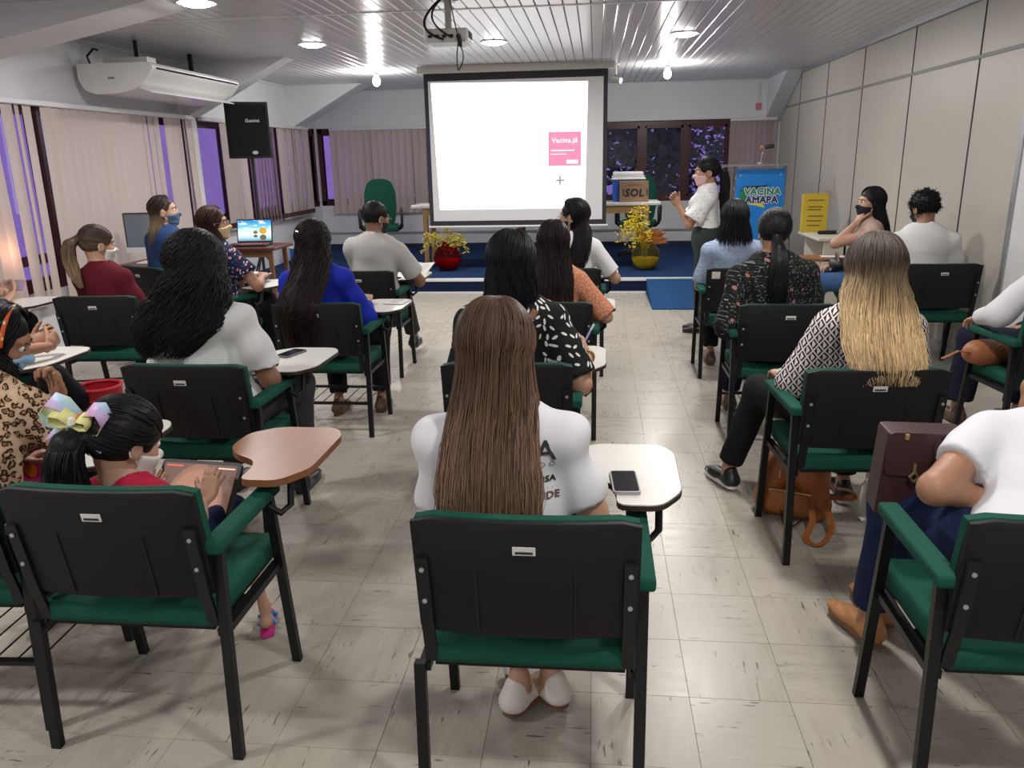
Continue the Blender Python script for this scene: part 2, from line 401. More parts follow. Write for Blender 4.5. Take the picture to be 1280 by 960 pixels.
# ------------------------------------------------------------------ platform and ramp in blue carpet
def carpet(name, c):
    t = NT(name).set(.95, spec=.05); p = t.pos(); n = t.noise(p, 180, 3); t.base(t.mix(n, tuple(x * .6 for x in c), tuple(x * 1.4 for x in c))); t.bump(n, .5, .004); return t.m
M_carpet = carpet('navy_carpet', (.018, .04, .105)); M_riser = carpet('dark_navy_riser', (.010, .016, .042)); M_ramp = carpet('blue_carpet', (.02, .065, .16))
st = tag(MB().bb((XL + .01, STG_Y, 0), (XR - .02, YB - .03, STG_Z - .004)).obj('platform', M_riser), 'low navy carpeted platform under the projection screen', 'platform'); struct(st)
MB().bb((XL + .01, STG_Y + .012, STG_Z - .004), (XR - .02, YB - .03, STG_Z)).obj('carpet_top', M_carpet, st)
MB().bb((XL + .01, STG_Y - .012, STG_Z - .035), (XR - .02, STG_Y + .03, STG_Z + .004), bev=.004).obj('edge_strip', M_trimw, st)
MB().bb((XL + .01, STG_Y - .015, 0), (XR - .02, STG_Y, .02)).obj('base_strip', M_trimw, st)
tag(MB().prism([(8.5, 0), (STG_Y - .02, 0), (STG_Y - .02, STG_Z - .01), (8.5, .012)], .62, 1.35, 'x').obj('ramp', M_ramp), 'blue carpeted ramp leading up to the platform edge', 'ramp')
# ------------------------------------------------------------------ lamps
M_lamp = emat('lamp_diffuser_lit', (1, .97, .95), 14.0)
M_bulb = emat('bulb_lit', (1, .98, .96), 40.0)
M_plw = mat('white_plastic', (.70, .70, .70), .35, var=.02)
M_blk = mat('black_plastic', (.012, .012, .014), .45, var=.2)
def add_light(kind, root, loc, watts, size=.2, col=(1, .965, .93), rot=None):
    ld = bpy.data.lights.new('lamp_light', kind); ld.energy = watts; ld.color = col
    if kind == 'AREA': ld.shape = 'DISK'; ld.size = size
    else: ld.shadow_soft_size = size
    lo = bpy.data.objects.new('lamp_light', ld); COL.objects.link(lo); lo.parent = root; lo.location = loc
    return lo
fr = MB().lathe([(.001, -.004), (.125, -.004), (.135, -.010), (.135, .012), (.001, .012)], 28).mesh('rim', M_plw, True)
df = MB().lathe([(.001, -.034), (.055, -.032), (.095, -.022), (.112, -.0045), (.001, -.0045)], 28).mesh('diffuser', M_lamp, True)
def ceiling_lamp(x, y, label, watts=LAMP_W):
    r = thing('ceiling_lamp', label, 'lamp', (x, y, ZC), 0, 'flush lamps on the strip ceiling')
    link('rim', fr, r); link('diffuser', df, r); add_light('AREA', r, (0, 0, -.045), watts, .22); return r
ceiling_lamp(-2.80, 5.80, 'lit flush ceiling lamp between the roof brace and the projector')
ceiling_lamp(-2.73, 7.97, 'lit flush ceiling lamp above the loudspeaker, alone on its side')
ceiling_lamp(.82, 8.15, 'lit flush ceiling lamp on the partition side, next to the bare bulb')
ceiling_lamp(-1.0, 8.25, 'lit flush ceiling lamp between the projector and the screen')
for x in (-2.8, .82):
    for y in (-1.6, .9, 3.3) + (() if x < 0 else (5.7,)):
        ceiling_lamp(x, y, 'lit flush ceiling lamp above the rows of lecture chairs')
def bulb(x, y, label):
    r = thing('bare_bulb', label, 'light bulb', (x, y, ZC), 0, 'bare bulbs over the platform')
    MB().lathe([(.001, 0), (.055, 0), (.055, -.012), (.028, -.02), (.026, -.055), (.001, -.055)], 20).obj('socket', M_plw, r, True)
    MB().lathe([(.022, -.055), (.030, -.075), (.045, -.11), (.047, -.135), (.038, -.165), (.018, -.18), (.001, -.182)], 20).obj('bulb', M_bulb, r, True)
    add_light('POINT', r, (0, 0, -.22), BULB_W, .05)
bulb(-2.78, 10.45, 'glaring bare bulb hanging from the ceiling on the window side of the screen')
bulb(.88, 10.65, 'glaring bare bulb hanging from the ceiling on the partition side of the screen')

# ------------------------------------------------------------------ projector
M_cream = mat('cream_plastic', (.52, .50, .47), .4, var=.03)
pj = thing('projector', 'white ceiling projector on a pole with dangling black cables', 'projector', (-1.05, 6.0, 2.385))
MB().box((0, 0, .055), (.31, .26, .085), bev=.02, seg=3).obj('case', M_plw, pj, True)
MB().box((0, 0, .012), (.28, .24, .012), bev=.004).obj('base_plate', M_trimw, pj)
MB().lathe([(.001, 0), (.05, 0), (.05, .05), (.042, .055), (.001, .05)], 20).obj('lens_ring', M_blk, pj, True).matrix_local = Matrix.Translation((.07, .12, .055)) @ Matrix.Rotation(-math.pi / 2, 4, 'X')
m = MB()
for k in range(4): m.box((-.11 + k * .05, -.131, .045), (.03, .006, .02))
m.obj('port', M_blk, pj)
m = MB()
for k in range(7): m.box((.157, -.08 + k * .022, .06), (.004, .008, .045))
m.obj('vent_grille', M_blk, pj)
MB().tube([(0, 0, .09), (0, 0, .30)], .024, 14).obj('mount_pole', M_cream, pj, True)
MB().lathe([(.001, .285), (.06, .285), (.06, .297), (.001, .297)], 20).obj('mount_flange', M_cream, pj, True)
MB().bb((-.06, -.05, .30), (.07, .06, .315)).obj('ceiling_plate', mat('grey_plate', (.12, .13, .15), .5), pj)
def sway(a, b, c, n=14):
    a, b, c = Vector(a), Vector(b), Vector(c); return [a * (1 - t) ** 2 + b * 2 * t * (1 - t) + c * t * t for t in [i / n for i in range(n + 1)]]
for a, b, c, r in (((-.03, -.03, .31), (-.28, -.14, .10), (-.01, -.15, .02), .009), ((-.02, -.03, .31), (-.20, -.14, .16), (.05, -.15, .03), .007),
                   ((.02, -.03, .31), (.05, -.12, .2), (.09, -.145, .04), .004), ((.09, -.145, .05), (.11, -.15, -.02), (.10, -.15, -.03), .016)):
    MB().tube(sway(a, b, c), r, 6).obj('cable', M_blk, pj, True)
MB().tube(sway((.09, -.15, .0), (.16, -.15, -.10), (.085, -.15, -.185)) + sway((.085, -.15, -.185), (.07, -.15, -.12), (.09, -.15, -.01)), .0045, 6).obj('cable_loop', M_blk, pj, True)

# ------------------------------------------------------------------ projection screen (pull-down) with the projected picture
sc = thing('projection_screen', 'pull-down projection screen showing a bright white slide with black border', 'screen', (-.98, 10.08, 0))
SWD = 1.115
MB().bb((-1.19, -.045, 2.605), (1.20, .045, 2.69), bev=.018, seg=2).obj('housing', M_cream, sc, True)
MB().bb((-SWD, -.003, .79), (SWD, .003, 2.605)).obj('border_cloth', mat('black_screen_border', (.018, .018, .024), .7), sc)
MB().bb((-SWD + .05, -.006, .85), (SWD - .05, -.0032, 2.52)).obj('screen_cloth', mat('grey_white_screen_cloth', (.58, .58, .60), .8, var=.01), sc)
MB().bb((-SWD - .02, -.015, .765), (SWD + .02, .015, .79), bev=.005).obj('bottom_bar', M_trimw, sc)
def slide_mat():
    t = NT('projected_white_slide'); t.base((.7, .7, .7)); t.set(.8)
    t.b.inputs['Emission Color'].default_value = (.97, .985, 1, 1); t.b.inputs['Emission Strength'].default_value = 1.2; return t.m
sl = MB().prism([(-1.03, 2.50), (.88, 2.47), (.85, .99), (-.98, .99)], -.0085, -.0065, 'y').obj('projected_slide', slide_mat(), sc)
M_pk = emat('projected_pink_square', (.86, .26, .42), 1.0); M_pkl = emat('projected_pale_lettering', (1, .80, .86), 1.15); M_gy = emat('projected_grey_mark', (.42, .42, .44), .8)
MB().bb((.40, -.0100, 1.50), (.80, -.0088, 1.90)).obj('pink_square', M_pk, sl)
def put_text(me, parent, loc, rx=math.pi / 2, rz=0, name='lettering'):
    o = link(name, me, parent, loc); o.rotation_euler = (rx, 0, rz); return o
put_text(text_mesh('Vacina.já', .085, M_pkl, bold=.002), sl, (.60, -.0112, 1.80))
MB().bb((.43, -.0112, 1.675), (.72, -.0104, 1.69)).obj('text_line', M_pkl, sl)
MB().bb((.43, -.0112, 1.635), (.62, -.0104, 1.645)).obj('text_line', M_pkl, sl)
MB().bb((.62, -.0112, 1.525), (.765, -.0104, 1.57)).obj('text_block', M_pkl, sl)
MB().bb((.49, -.010, 1.315), (.595, -.0088, 1.34)).bb((.53, -.010, 1.275), (.555, -.0088, 1.38)).obj('plus_mark', M_gy, sl)
MB().bb((.40, -.010, 1.412), (.43, -.0088, 1.42)).obj('dash_mark', M_gy, sl)
# small security camera at the screen housing
cc = thing('security_camera', 'small cream security camera beside the screen housing', 'camera', (.24, 10.55, ZC))
MB().tube([(0, 0, 0), (0, 0, -.12)], .012, 8).obj('stem', M_cream, cc, True)
MB().tube([(-.05, .03, -.17), (.06, -.05, -.20)], [.034, .034], 12).obj('body', M_cream, cc, True)
MB().lathe([(.001, 0), (.04, 0), (.04, -.01), (.001, -.012)], 16).obj('mount', M_cream, cc, True)

# ------------------------------------------------------------------ air conditioner under the ceiling
ac = thing('air_conditioner', 'white under-ceiling split air conditioner above the blind', 'air conditioner', (0, 7.0, 0))
pf = [(-4.54, 2.47), (-3.86, 2.47), (-3.835, 2.44), (-3.85, 2.40), (-3.95, 2.29), (-4.05, 2.245), (-4.2, 2.22), (-4.40, 2.215), (-4.49, 2.25), (-4.54, 2.34)]
M_ac = mat('white_glossy_plastic', (.64, .64, .64), .28, var=.02)
MB().prism(rounded(pf, .03, 3), .0, 1.72, 'y').obj('body', M_ac, ac, True)
MB().prism(rounded([(a * 1.0 + .0, b) for a, b in pf], .03, 3), -.022, .0, 'y').obj('end_cap', M_plw, ac, True)
d = Vector((-.10, 0, -.11)).normalized()
for k, (dx, dz) in enumerate(((0, 0), (-.035, -.04))):
    MB().bar((-3.842 + dx, .05, 2.425 + dz), (-3.842 + dx, 1.67, 2.425 + dz), .016, .012, up=d).obj('air_louvre_slot', M_blk if k == 0 else M_plw, ac)
MB().bar((-4.0, .03, 2.262), (-4.0, 1.69, 2.262), .20, .008, up=(-.35, 0, -1)).obj('outlet_flap', M_ac, ac)
MB().bb((-4.26, -.026, 2.34), (-4.20, -.022, 2.355)).obj('badge', mat('grey_badge', (.2, .2, .22), .4), ac)
for y in (.35, 1.35): MB().bb((-4.2, y, 2.47), (-4.16, y + .03, ZC)).obj('hanger', M_blk, ac)
MB().tube([(-4.45, .05, 2.47), (-4.47, .05, 2.54), (-4.40, .05, 2.60), (-4.36, .05, 2.585)], .010, 8).obj('drain_hose', M_blk, ac, True)
MB().bb((-4.42, .2, 2.48), (-4.0, .35, 2.54)).obj('duct_box', M_plw, ac)

# ------------------------------------------------------------------ loudspeaker on its stand
M_spk = mat('black_speaker_shell', (.005, .005, .007), .6, spec=.25, var=.2)
sp = thing('loudspeaker', 'black loudspeaker box on a stand by the windows', 'speaker', (-3.92, 9.0, 1.66), math.radians(27))
MB().prism(rounded([(-.235, -.14), (.235, -.14), (.20, .15), (-.20, .15)], .025, 3), 0, .60, 'z').obj('cabinet', M_spk, sp, True)
MB().prism(rounded([(-.205, .03), (.205, .03), (.205, .57), (-.205, .57)], .03, 3), -.152, -.139, 'y').obj('front_grille', mat('black_grille', (.005, .005, .007), .75, spec=.15, bump=.4, bscale=500), sp)
put_text(text_mesh('Gemini', .05, mat('silver_print', (.35, .35, .37), .35, metal=.6), bold=.001), sp, (.05, -.1535, .40), name='brand_lettering')
MB().prism([(.032 * math.cos(a * math.pi / 8), .02 * math.sin(a * math.pi / 8)) for a in range(16)], -.156, -.152, 'y').obj('round_badge', MATS['silver_print'], sp).location = (.05, 0, .06)
ss = thing('speaker_stand', 'black tripod speaker stand below the loudspeaker', 'speaker stand', (-3.90, 9.0, 0))
MB().tube([(0, 0, .10), (0, 0, 1.66)], .018, 10).obj('pole', M_blk, ss, True)
MB().tube([(0, 0, .60), (0, 0, .72)], .03, 10).obj('collar', M_blk, ss, True)
for k in range(3):
    a = .5 + k * 2.094; MB().tube([(0, 0, .62), (.36 * math.cos(a), .36 * math.sin(a), .012)], .012, 6).obj('leg', M_blk, ss, True)
    MB().tube([(0, 0, .14), (.2 * math.cos(a), .2 * math.sin(a), .275)], .007, 5).obj('brace', M_blk, ss, True)

# ------------------------------------------------------------------ tables on the platform
M_wtop = mat('white_table_top', (.62, .62, .61), .35, var=.02); M_pine = mat('yellow_pine', (.36, .21, .075), .5, var=.18, scale=20)
for x0, lab in ((-2.46, 'white-topped wooden table behind the red glass vase'), (-.795, 'white-topped wooden table carrying the cooler and cardboard box')):
    t = thing('platform_table', lab, 'table', (x0, 10.6, STG_Z))
    MB().bb((0, 0, .80), (1.64, .62, .84), bev=.005).obj('table_top', M_wtop, t)
    MB().bb((.16, .05, .70), (1.48, .08, .80)).obj('apron', M_pine, t)
    MB().bb((.16, .54, .70), (1.48, .57, .80)).obj('apron', M_pine, t)
    for a in (.15, 1.43):
        for b in (.04, .53): MB().bb((a, b, 0), (a + .06, b + .06, .80)).obj('leg', M_pine, t)
# cooler and cardboard box
def cooler(loc, lab, s=1., group='blue coolers with white lids'):
    c = thing('cooler_box', lab, 'cooler', loc, 0, group)
    M_b = mat('blue_cooler_plastic', (.02, .12, .52), .4)
    b = MB(); b.prism(rounded([(-.20 * s, -.13 * s), (.20 * s, -.13 * s), (.20 * s, .13 * s), (-.20 * s, .13 * s)], .03, 3), 0, .28 * s, 'z'); b.obj('body', M_b, c, True)
    MB().prism(rounded([(-.215 * s, -.145 * s), (.215 * s, -.145 * s), (.215 * s, .145 * s), (-.215 * s, .145 * s)], .03, 3), .28 * s, .33 * s, 'z').obj('lid_rim', M_plw, c, True)
    MB().box((0, 0, .355 * s), (.40 * s, .26 * s, .05 * s), bev=.02, seg=2).obj('lid', M_plw, c, True)
    MB().tube([(-.22 * s, -.02, .26 * s), (-.225 * s, -.15 * s, .29 * s), (.225 * s, -.15 * s, .29 * s), (.22 * s, -.02, .26 * s)], .009, 6).obj('handle', M_plw, c, True)
cooler((.43, 10.99, STG_Z + .84), 'blue cooler with white lid on the table behind the cardboard box')
cooler((-4.26, 11.25, STG_Z), 'blue cooler with white lid on the platform by the window wall', .8)
cb = thing('cardboard_box', 'brown cardboard box hand-lettered SOL on the table', 'box', (.50, 10.74, STG_Z + .84))
M_card = mat('brown_cardboard', (.30, .19, .11), .8, var=.1)
MB().bb((-.185, -.10, 0), (.185, .08, .26)).obj('carton', M_card, cb)
MB().bb((-.185, -.10, .26), (.185, -.02, .264)).obj('flap', M_card, cb); MB().bb((-.185, -.0, .26), (.185, .08, .264)).obj('flap', M_card, cb)
M_ink = mat('dark_ink', (.02, .02, .03), .7)
put_text(text_mesh('SOL', .135, M_ink, bold=.006, shear=.12), cb, (.0, -.1015, .115))
MB().bb((-.10, -.1015, .205), (.10, -.1002, .225)).obj('printed_line', mat('faded_brown_ink', (.20, .12, .07), .8), cb)
for x in (-.145, .16): MB().bb((x, -.1018, .08), (x + .014, -.1002, .17)).obj('ink_stroke', M_ink, cb)

# ------------------------------------------------------------------ office chairs on the platform
M_green = mat('dark_green_upholstery', (.008, .066, .044), .85, spec=.2, var=.15, scale=30, bump=.15, bscale=300)
def office_chair(loc, rz, lab):
    c = thing('office_chair', lab, 'chair', loc, rz, 'green high-back office chairs on the platform')
    bk = [(-.20, .52), (.20, .52), (.235, .75), (.23, .98), (.17, 1.13), (.08, 1.17), (-.08, 1.17), (-.17, 1.13), (-.23, .98), (-.235, .75)]
    MB().prism(rounded(bk, .05, 3), .16, .24, 'y').obj('backrest', M_green, c, True)
    MB().prism(rounded(bk, .05, 3), .24, .262, 'y').obj('back_shell', M_blk, c, True)
    MB().box((0, -.02, .48), (.50, .48, .09), bev=.03, seg=3).obj('seat', M_green, c, True)
    for s in (-1, 1):
        MB().tube([(s * .26, .12, .46), (s * .30, .12, .52), (s * .305, .12, .70), (s * .30, .06, .73), (s * .30, -.16, .72), (s * .30, -.19, .66), (s * .30, -.16, .50), (s * .25, -.14, .46)], .022, 8).obj('arm_loop', M_blk, c, True)
    MB().tube([(0, .0, .08), (0, .0, .45)], .03, 12).obj('gas_column', M_blk, c, True)
    for k in range(5):
        a = k * 1.2566 + .3; MB().tube([(0, 0, .10), (.29 * math.cos(a), .29 * math.sin(a), .065)], [.03, .016], 6).obj('base_spoke', M_blk, c, True)
        MB().tube([(.29 * math.cos(a) - .012, .29 * math.sin(a), .027), (.29 * math.cos(a) + .012, .29 * math.sin(a), .027)], .027, 10).obj('caster', M_blk, c, True)
    MB().bar((0, .20, .42), (0, .27, .75), .06, .02).obj('back_bracket', M_blk, c)
office_chair((-3.12, 11.5, STG_Z), math.radians(14), 'green high-back office chair in front of the closed blind')
office_chair((.62, 11.72, STG_Z), math.radians(-8), 'green high-back office chair behind the cooler and cardboard box')

# ------------------------------------------------------------------ vases with yellow flowers
def glass(name, c, rough=.05):
    t = NT(name).set(rough, trans=.97, ior=1.15); p = t.coord(); t.base(t.mix(t.noise(p, 9, 2), tuple(x * .8 for x in c), c)); return t.m
def vase(loc, c, liquid, lab, seed, foliage):
    v = thing('glass_vase', lab, 'vase', loc)
    prof = [(.001, .004), (.07, .004), (.11, .02), (.155, .07), (.182, .14), (.185, .19), (.165, .26), (.12, .32), (.075, .35), (.06, .37), (.066, .385)]
    MB().lathe([(r, z - .004) for r, z in prof] + [(r - .006, z) for r, z in prof[::-1][:-1]] + [(.001, .01)], 32).obj('bowl', glass(lab.split()[0] + '_' + lab.split()[1] + '_glass', c), v, True)
    MB().lathe([(.001, .012), (.066, .012), (.105, .028), (.148, .075), (.172, .135), (.174, .15), (.001, .152)], 32).obj('filling', mat(liquid[0], liquid[1], .6, var=.3, scale=60), v, True)
    r = random.Random(seed)
    M_stem = mat('green_stem', (.10, .16, .03), .6); M_yel = mat('yellow_petal', (.74, .56, .02), .6, var=.2, scale=30); M_yel2 = mat('pale_yellow_petal', (.66, .58, .14), .6, var=.2); M_org = mat('orange_leaf', (.42, .14, .03), .6, var=.35, scale=25)
    spr, org, ns, xs, zs, drop = foliage
    for k in range(ns):
        a = r.uniform(*spr); L = r.uniform(.22, xs)
        ex = math.cos(a) * L; ey = -.10 + r.uniform(-.10, .10); h = .36 + r.uniform(.05, zs)
        c2 = (ex * .5, ey * .5, h + .08); e = (ex, ey, h - r.uniform(0, drop) * abs(ex) / xs)
        pts = sway((r.uniform(-.02, .02), r.uniform(-.02, .02), .16), c2, e, 8)
        s_ = MB().tube(pts, [.004 - .0003 * i for i in range(9)], 5).obj('flower_stem', M_stem, v, True)
        fm = MB()
        for i in range(2, 9):
            for _ in range(5):
                p = pts[i] + Vector((r.gauss(0, .028), r.gauss(0, .028), r.gauss(0, .026)))
                for q in range(3):
                    d1 = Vector((r.uniform(-1, 1), r.uniform(-1, 1), r.uniform(-.4, 1))).normalized(); d2 = d1.orthogonal().normalized(); w_ = r.uniform(.008, .016)
                    fm.add([p, p + d1 * w_ + d2 * w_ * .7, p + d1 * w_ * 2, p + d1 * w_ - d2 * w_ * .7], [(0, 1, 2, 3)])
        f_ = fm.obj('blossoms', M_yel if r.random() < .65 else M_yel2, s_); f_['kind'] = 'stuff'
    for k in range(org):
        a = r.uniform(-.4, 2.6); L = r.uniform(.15, .28); d1 = Vector((math.cos(a) * .9, r.uniform(-.5, .3), math.sin(a) * .6 + .3)).normalized(); sd = d1.cross(Vector((0, 1, .3))).normalized()
        p = Vector((.03, -.03, .36)); lm = MB(); ring = []
        for i in range(6):
            t = i / 5; wv = .040 * math.sin(math.pi * min(t * 1.0 + .06, 1)) + .002; q = p + d1 * L * t + Vector((0, 0, -.05 * t * t))
            ring += [q - sd * wv, q + Vector((0, -.008, .006)), q + sd * wv]
        lm.add(ring, [(i * 3 + j, i * 3 + j + 1, i * 3 + j + 4, i * 3 + j + 3) for i in range(5) for j in range(2)]).obj('orange_leaf', M_org, v, True)
vase((-1.95, 10.40, STG_Z), (.70, .05, .05), ('red_gel', (.50, .012, .016)), 'red glass round vase with yellow flower sprays on the platform', 4, ((.2, 3.1), 0, 13, .40, .24, .22))
vase((.65, 10.38, STG_Z), (.86, .76, .30), ('yellow_gel', (.76, .66, .01)), 'yellow glass round vase with yellow flowers and orange leaves on the platform', 9, ((1.2, 3.3), 16, 17, .44, .46, .45))

# ------------------------------------------------------------------ lectern
def acrylic(name, c):
    t = NT(name).set(.04, trans=.9, ior=1.3); t.base(t.mix(t.noise(t.coord(), 4, 2), c, tuple(x * .96 for x in c))); return t.m
M_acr = acrylic('clear_acrylic', (.86, .87, .88))
lt = thing('lectern', 'clear acrylic lectern with a blue front panel lettered VACINA AMAPA', 'lectern', (2.02, 10.3, STG_Z), math.radians(-3))
MB().bb((-.46, -.20, 1.27), (.34, .22, 1.295), bev=.004).obj('top_shelf', M_acr, lt)
for x in (-.30, .30): MB().bb((x - .01, -.02, .03), (x + .01, .20, 1.27)).obj('side_panel', M_acr, lt)
MB().bb((-.40, -.15, 0), (.40, .28, .03), bev=.004).obj('foot_plate', M_acr, lt)
M_blue = mat('blue_poster_print', (.008, .20, .62), .45, var=.06, scale=3)
pn = MB().bb((-.29, -.045, .22), (.29, -.03, 1.235), bev=.003).obj('front_panel', M_blue, lt)
MB().bb((-.30, -.03, .2), (.30, -.015, 1.27)).obj('backing_panel', M_acr, lt)
for x in (-.24, .235): 
    o = MB().lathe([(.001, 0), (.013, 0), (.011, .012), (.001, .014)], 12).obj('standoff_screw', M_alu, lt, True); o.location = (x, -.045, 1.16); o.rotation_euler = (math.pi / 2, 0, 0)
M_lg = mat('green_logo_print', (.01, .20, .08), .5); M_lw = mat('white_logo_print', (.75, .75, .75), .5); M_ln = mat('navy_logo_print', (.012, .02, .10), .5); M_ly = mat('yellow_logo_print', (.70, .58, .06), .5)
MB().prism([(-.25, .96), (-.20, 1.03), (.12, 1.045), (.0, 1.0), (-.18, 1.0)], -.0475, -.0455, 'y').obj('navy_shape', M_ln, pn)
MB().prism([(-.26, .82), (-.21, 1.02), (-.13, .94), (-.17, .845)], -.0485, -.0475, 'y').obj('green_shape', M_lg, pn)
MB().prism([(-.20, .82), (.04, .84), (.07, .77), (-.04, .80)], -.0475, -.0455, 'y').obj('yellow_shape', M_ly, pn)
for txt, z, mt, x in (('VACINA', .965, M_lg, .03), ('AMAPA', .865, M_ln, .025)):
    put_text(text_mesh(txt, .112, M_lw, bold=.013), pn, (x, -.0505, z)); put_text(text_mesh(txt, .112, mt, bold=.005), pn, (x, -.0535, z))
gm = thing('gooseneck_microphone', 'gooseneck microphone standing on the acrylic lectern top', 'microphone', (2.02, 10.33, STG_Z + 1.295))
MB().lathe([(.001, 0), (.045, 0), (.045, .02), (.001, .022)], 16).obj('base', M_alu, gm, True)
MB().tube(sway((0, 0, .02), (.0, 0, .16), (.07, -.02, .20)), .006, 6).obj('gooseneck', M_alu, gm, True)
MB().tube([(.04, -.01, .195), (.10, -.03, .205), (.14, -.04, .21)], [.022, .026, .022], 10).obj('capsule', M_blk, gm, True)
MB().tube([(.135, -.04, .21), (.165, -.045, .212)], [.026, .02], 10).obj('end_ring', mat('orange_ring', (.6, .25, .12), .5), gm, True).location = (-.15, .04, -.02)

# ------------------------------------------------------------------ side table by the partition with yellow box and microphone
tb = thing('side_table', 'pale side table against the partition under the yellow box', 'table', (2.55, 8.87, 0))
M_pale = mat('pale_laminate', (.56, .53, .47), .45, var=.03)
MB().bb((-.27, -.43, .72), (.27, .43, .75), bev=.004).obj('table_top', M_pale, tb)
MB().bb((.0, -.38, .10), (.02, .38, .72)).obj('modesty_panel', M_pale, tb)
for y in (-.38, .36): MB().bb((-.20, y, 0), (.20, y + .025, .72)).obj('end_panel', M_pale, tb)
yb = thing('yellow_box', 'yellow cardboard disposal box standing on the side table', 'box', (2.40, 9.13, .75), math.radians(-6))
M_yb = mat('yellow_cardboard', (.47, .34, .03), .7, var=.05)
MB().bb((-.13, -.02, 0), (.13, .13, .40)).obj('carton', M_yb, yb)
MB().prism([(-.13, .40), (.13, .40), (.10, .42), (-.10, .42)], -.02, -.015, 'y').obj('flap', M_yb, yb)
M_yk = mat('olive_box_print', (.16, .11, .01), .7)
for k, z in enumerate((.34, .27, .24, .17, .12, .07)): MB().bb((-.085 + .01 * (k % 2), -.0225, z), (.085 - .015 * (k % 3), -.0205, z + .012)).obj('printed_line', M_yk, yb)
mc = thing('hand_microphone', 'black hand microphone with silver head lying on the side table', 'microphone', (2.38, 8.86, .772), math.radians(4))
MB().tube([(0, 0, 0), (.19, 0, 0)], [.019, .022], 10).obj('handle', M_blk, mc, True)
MB().tube([(.19, 0, 0), (.205, 0, 0), (.235, 0, 0), (.25, 0, 0)], [.022, .027, .026, .014], 12).obj('head', M_alu, mc, True)

# ------------------------------------------------------------------ laptop table and computer desk by the windows
M_dw = mat('dark_desk_laminate', (.10, .035, .03), .4, var=.2, scale=20); M_bw = mat('brown_table_leg', (.16, .075, .035), .5, var=.2)
lp = thing('laptop_table', 'small brown table carrying the open laptop', 'table', (-3.62, 8.15, 0))
MB().bb((-.34, -.26, .735), (.34, .26, .765), bev=.006).obj('table_top', M_dw, lp)
for sx in (-.28, .28):
    for sy in (-.21, .21): MB().bar((sx, sy, 0), (sx * .92, sy * .92, .735), .04, .04).obj('leg', M_bw, lp)
MB().bb((-.27, -.20, .66), (.27, -.18, .735)).obj('apron', M_bw, lp)
lc = thing('laptop', 'open laptop showing a seaside desktop picture', 'laptop', (-3.62, 8.10, .765), math.radians(6))
MB().bb((-.19, -.13, 0), (.19, .12, .022), bev=.005).obj('base', M_blk, lc)
MB().bb((-.165, -.10, .022), (.165, .08, .024)).obj('keyboard', mat('red_backlit_keyboard', (.22, .01, .035), .5), lc)
scr = MB().bb((-.19, .0, 0), (.19, .012, .25), bev=.004).obj('lid', M_blk, lc); scr.location = (0, .125, .02); scr.rotation_euler = (math.radians(-12), 0, 0)
def beach():
    t = NT('seaside_picture'); x, y, z = t.sep(t.coord()); t.base((0, 0, 0)); t.set(.3)
    v = t.math('DIVIDE', t.math('SUBTRACT', z, .018), .215)
    sky = t.ramp(v, [(0, (.10, .22, .30)), (.12, (.35, .62, .70)), (.34, (.85, .95, .98)), (.40, (.80, .92, 1)), (.7, (.16, .58, .88)), (1, (.02, .25, .62))])
    cl = t.ramp(t.noise(t.comb(t.math('MULTIPLY', x, 9), t.math('MULTIPLY', z, 26), t.math('MULTIPLY', x, 3)), 1., 4), [(.5, (0, 0, 0)), (.64, (1, 1, 1))])
    c = t.mix(t.math('MULTIPLY', cl, t.math('GREATER_THAN', v, .36)), sky, (1, 1, 1))
    def blob(cx, cz, rx, rz): return t.math('LESS_THAN', t.math('ADD', t.math('POWER', t.math('ABSOLUTE', t.math('DIVIDE', t.math('SUBTRACT', x, cx), rx)), 2), t.math('POWER', t.math('ABSOLUTE', t.math('DIVIDE', t.math('SUBTRACT', z, cz), rz)), 2)), 1.)
    c = t.mix(blob(.09, .125, .04, .035), c, (.65, .35, .03)); c = t.mix(blob(.01, .11, .025, .018), c, (.22, .17, .05)); c = t.mix(blob(.09, .055, .035, .03), c, (.12, .12, .08)); c = t.mix(blob(.01, .07, .022, .015), c, (.10, .12, .10))
    t.put(t.b.inputs['Emission Color'], c); t.b.inputs['Emission Strength'].default_value = 1.1; return t.m
MB().bb((-.178, -.0015, .018), (.178, -.0002, .238)).obj('display', beach(), scr)
dk = thing('computer_desk', 'dark computer desk against the window wall', 'desk', (-4.10, 7.17, 0))
MB().bb((-.26, -.42, .70), (.28, .42, .73), bev=.004).obj('desk_top', M_dw, dk)
for y in (-.40, .37): MB().bb((-.25, y, 0), (.25, y + .03, .70)).obj('side_panel', M_dw, dk)
MB().bb((-.25, -.37, .25), (-.23, .37, .70)).obj('back_panel', M_dw, dk)
mo = thing('computer_monitor', 'grey flat monitor standing on the computer desk', 'monitor', (-4.09, 6.98, .73), math.radians(4))
MB().bb((-.22, -.02, .10), (.22, .03, .46), bev=.008).obj('bezel', mat('dark_grey_bezel', (.04, .04, .045), .4), mo)
MB().bb((-.20, -.024, .155), (.20, -.019, .445)).obj('display', mat('grey_blue_display', (.16, .20, .23), .25, var=.04), mo)
MB().bb((-.22, -.026, .10), (.22, -.019, .15)).obj('chin_bezel', M_plw, mo)
MB().bb((-.04, -.01, .01), (.04, .02, .12)).obj('neck', M_plw, mo); MB().bb((-.12, -.08, 0), (.12, .08, .014), bev=.004).obj('foot', M_plw, mo)
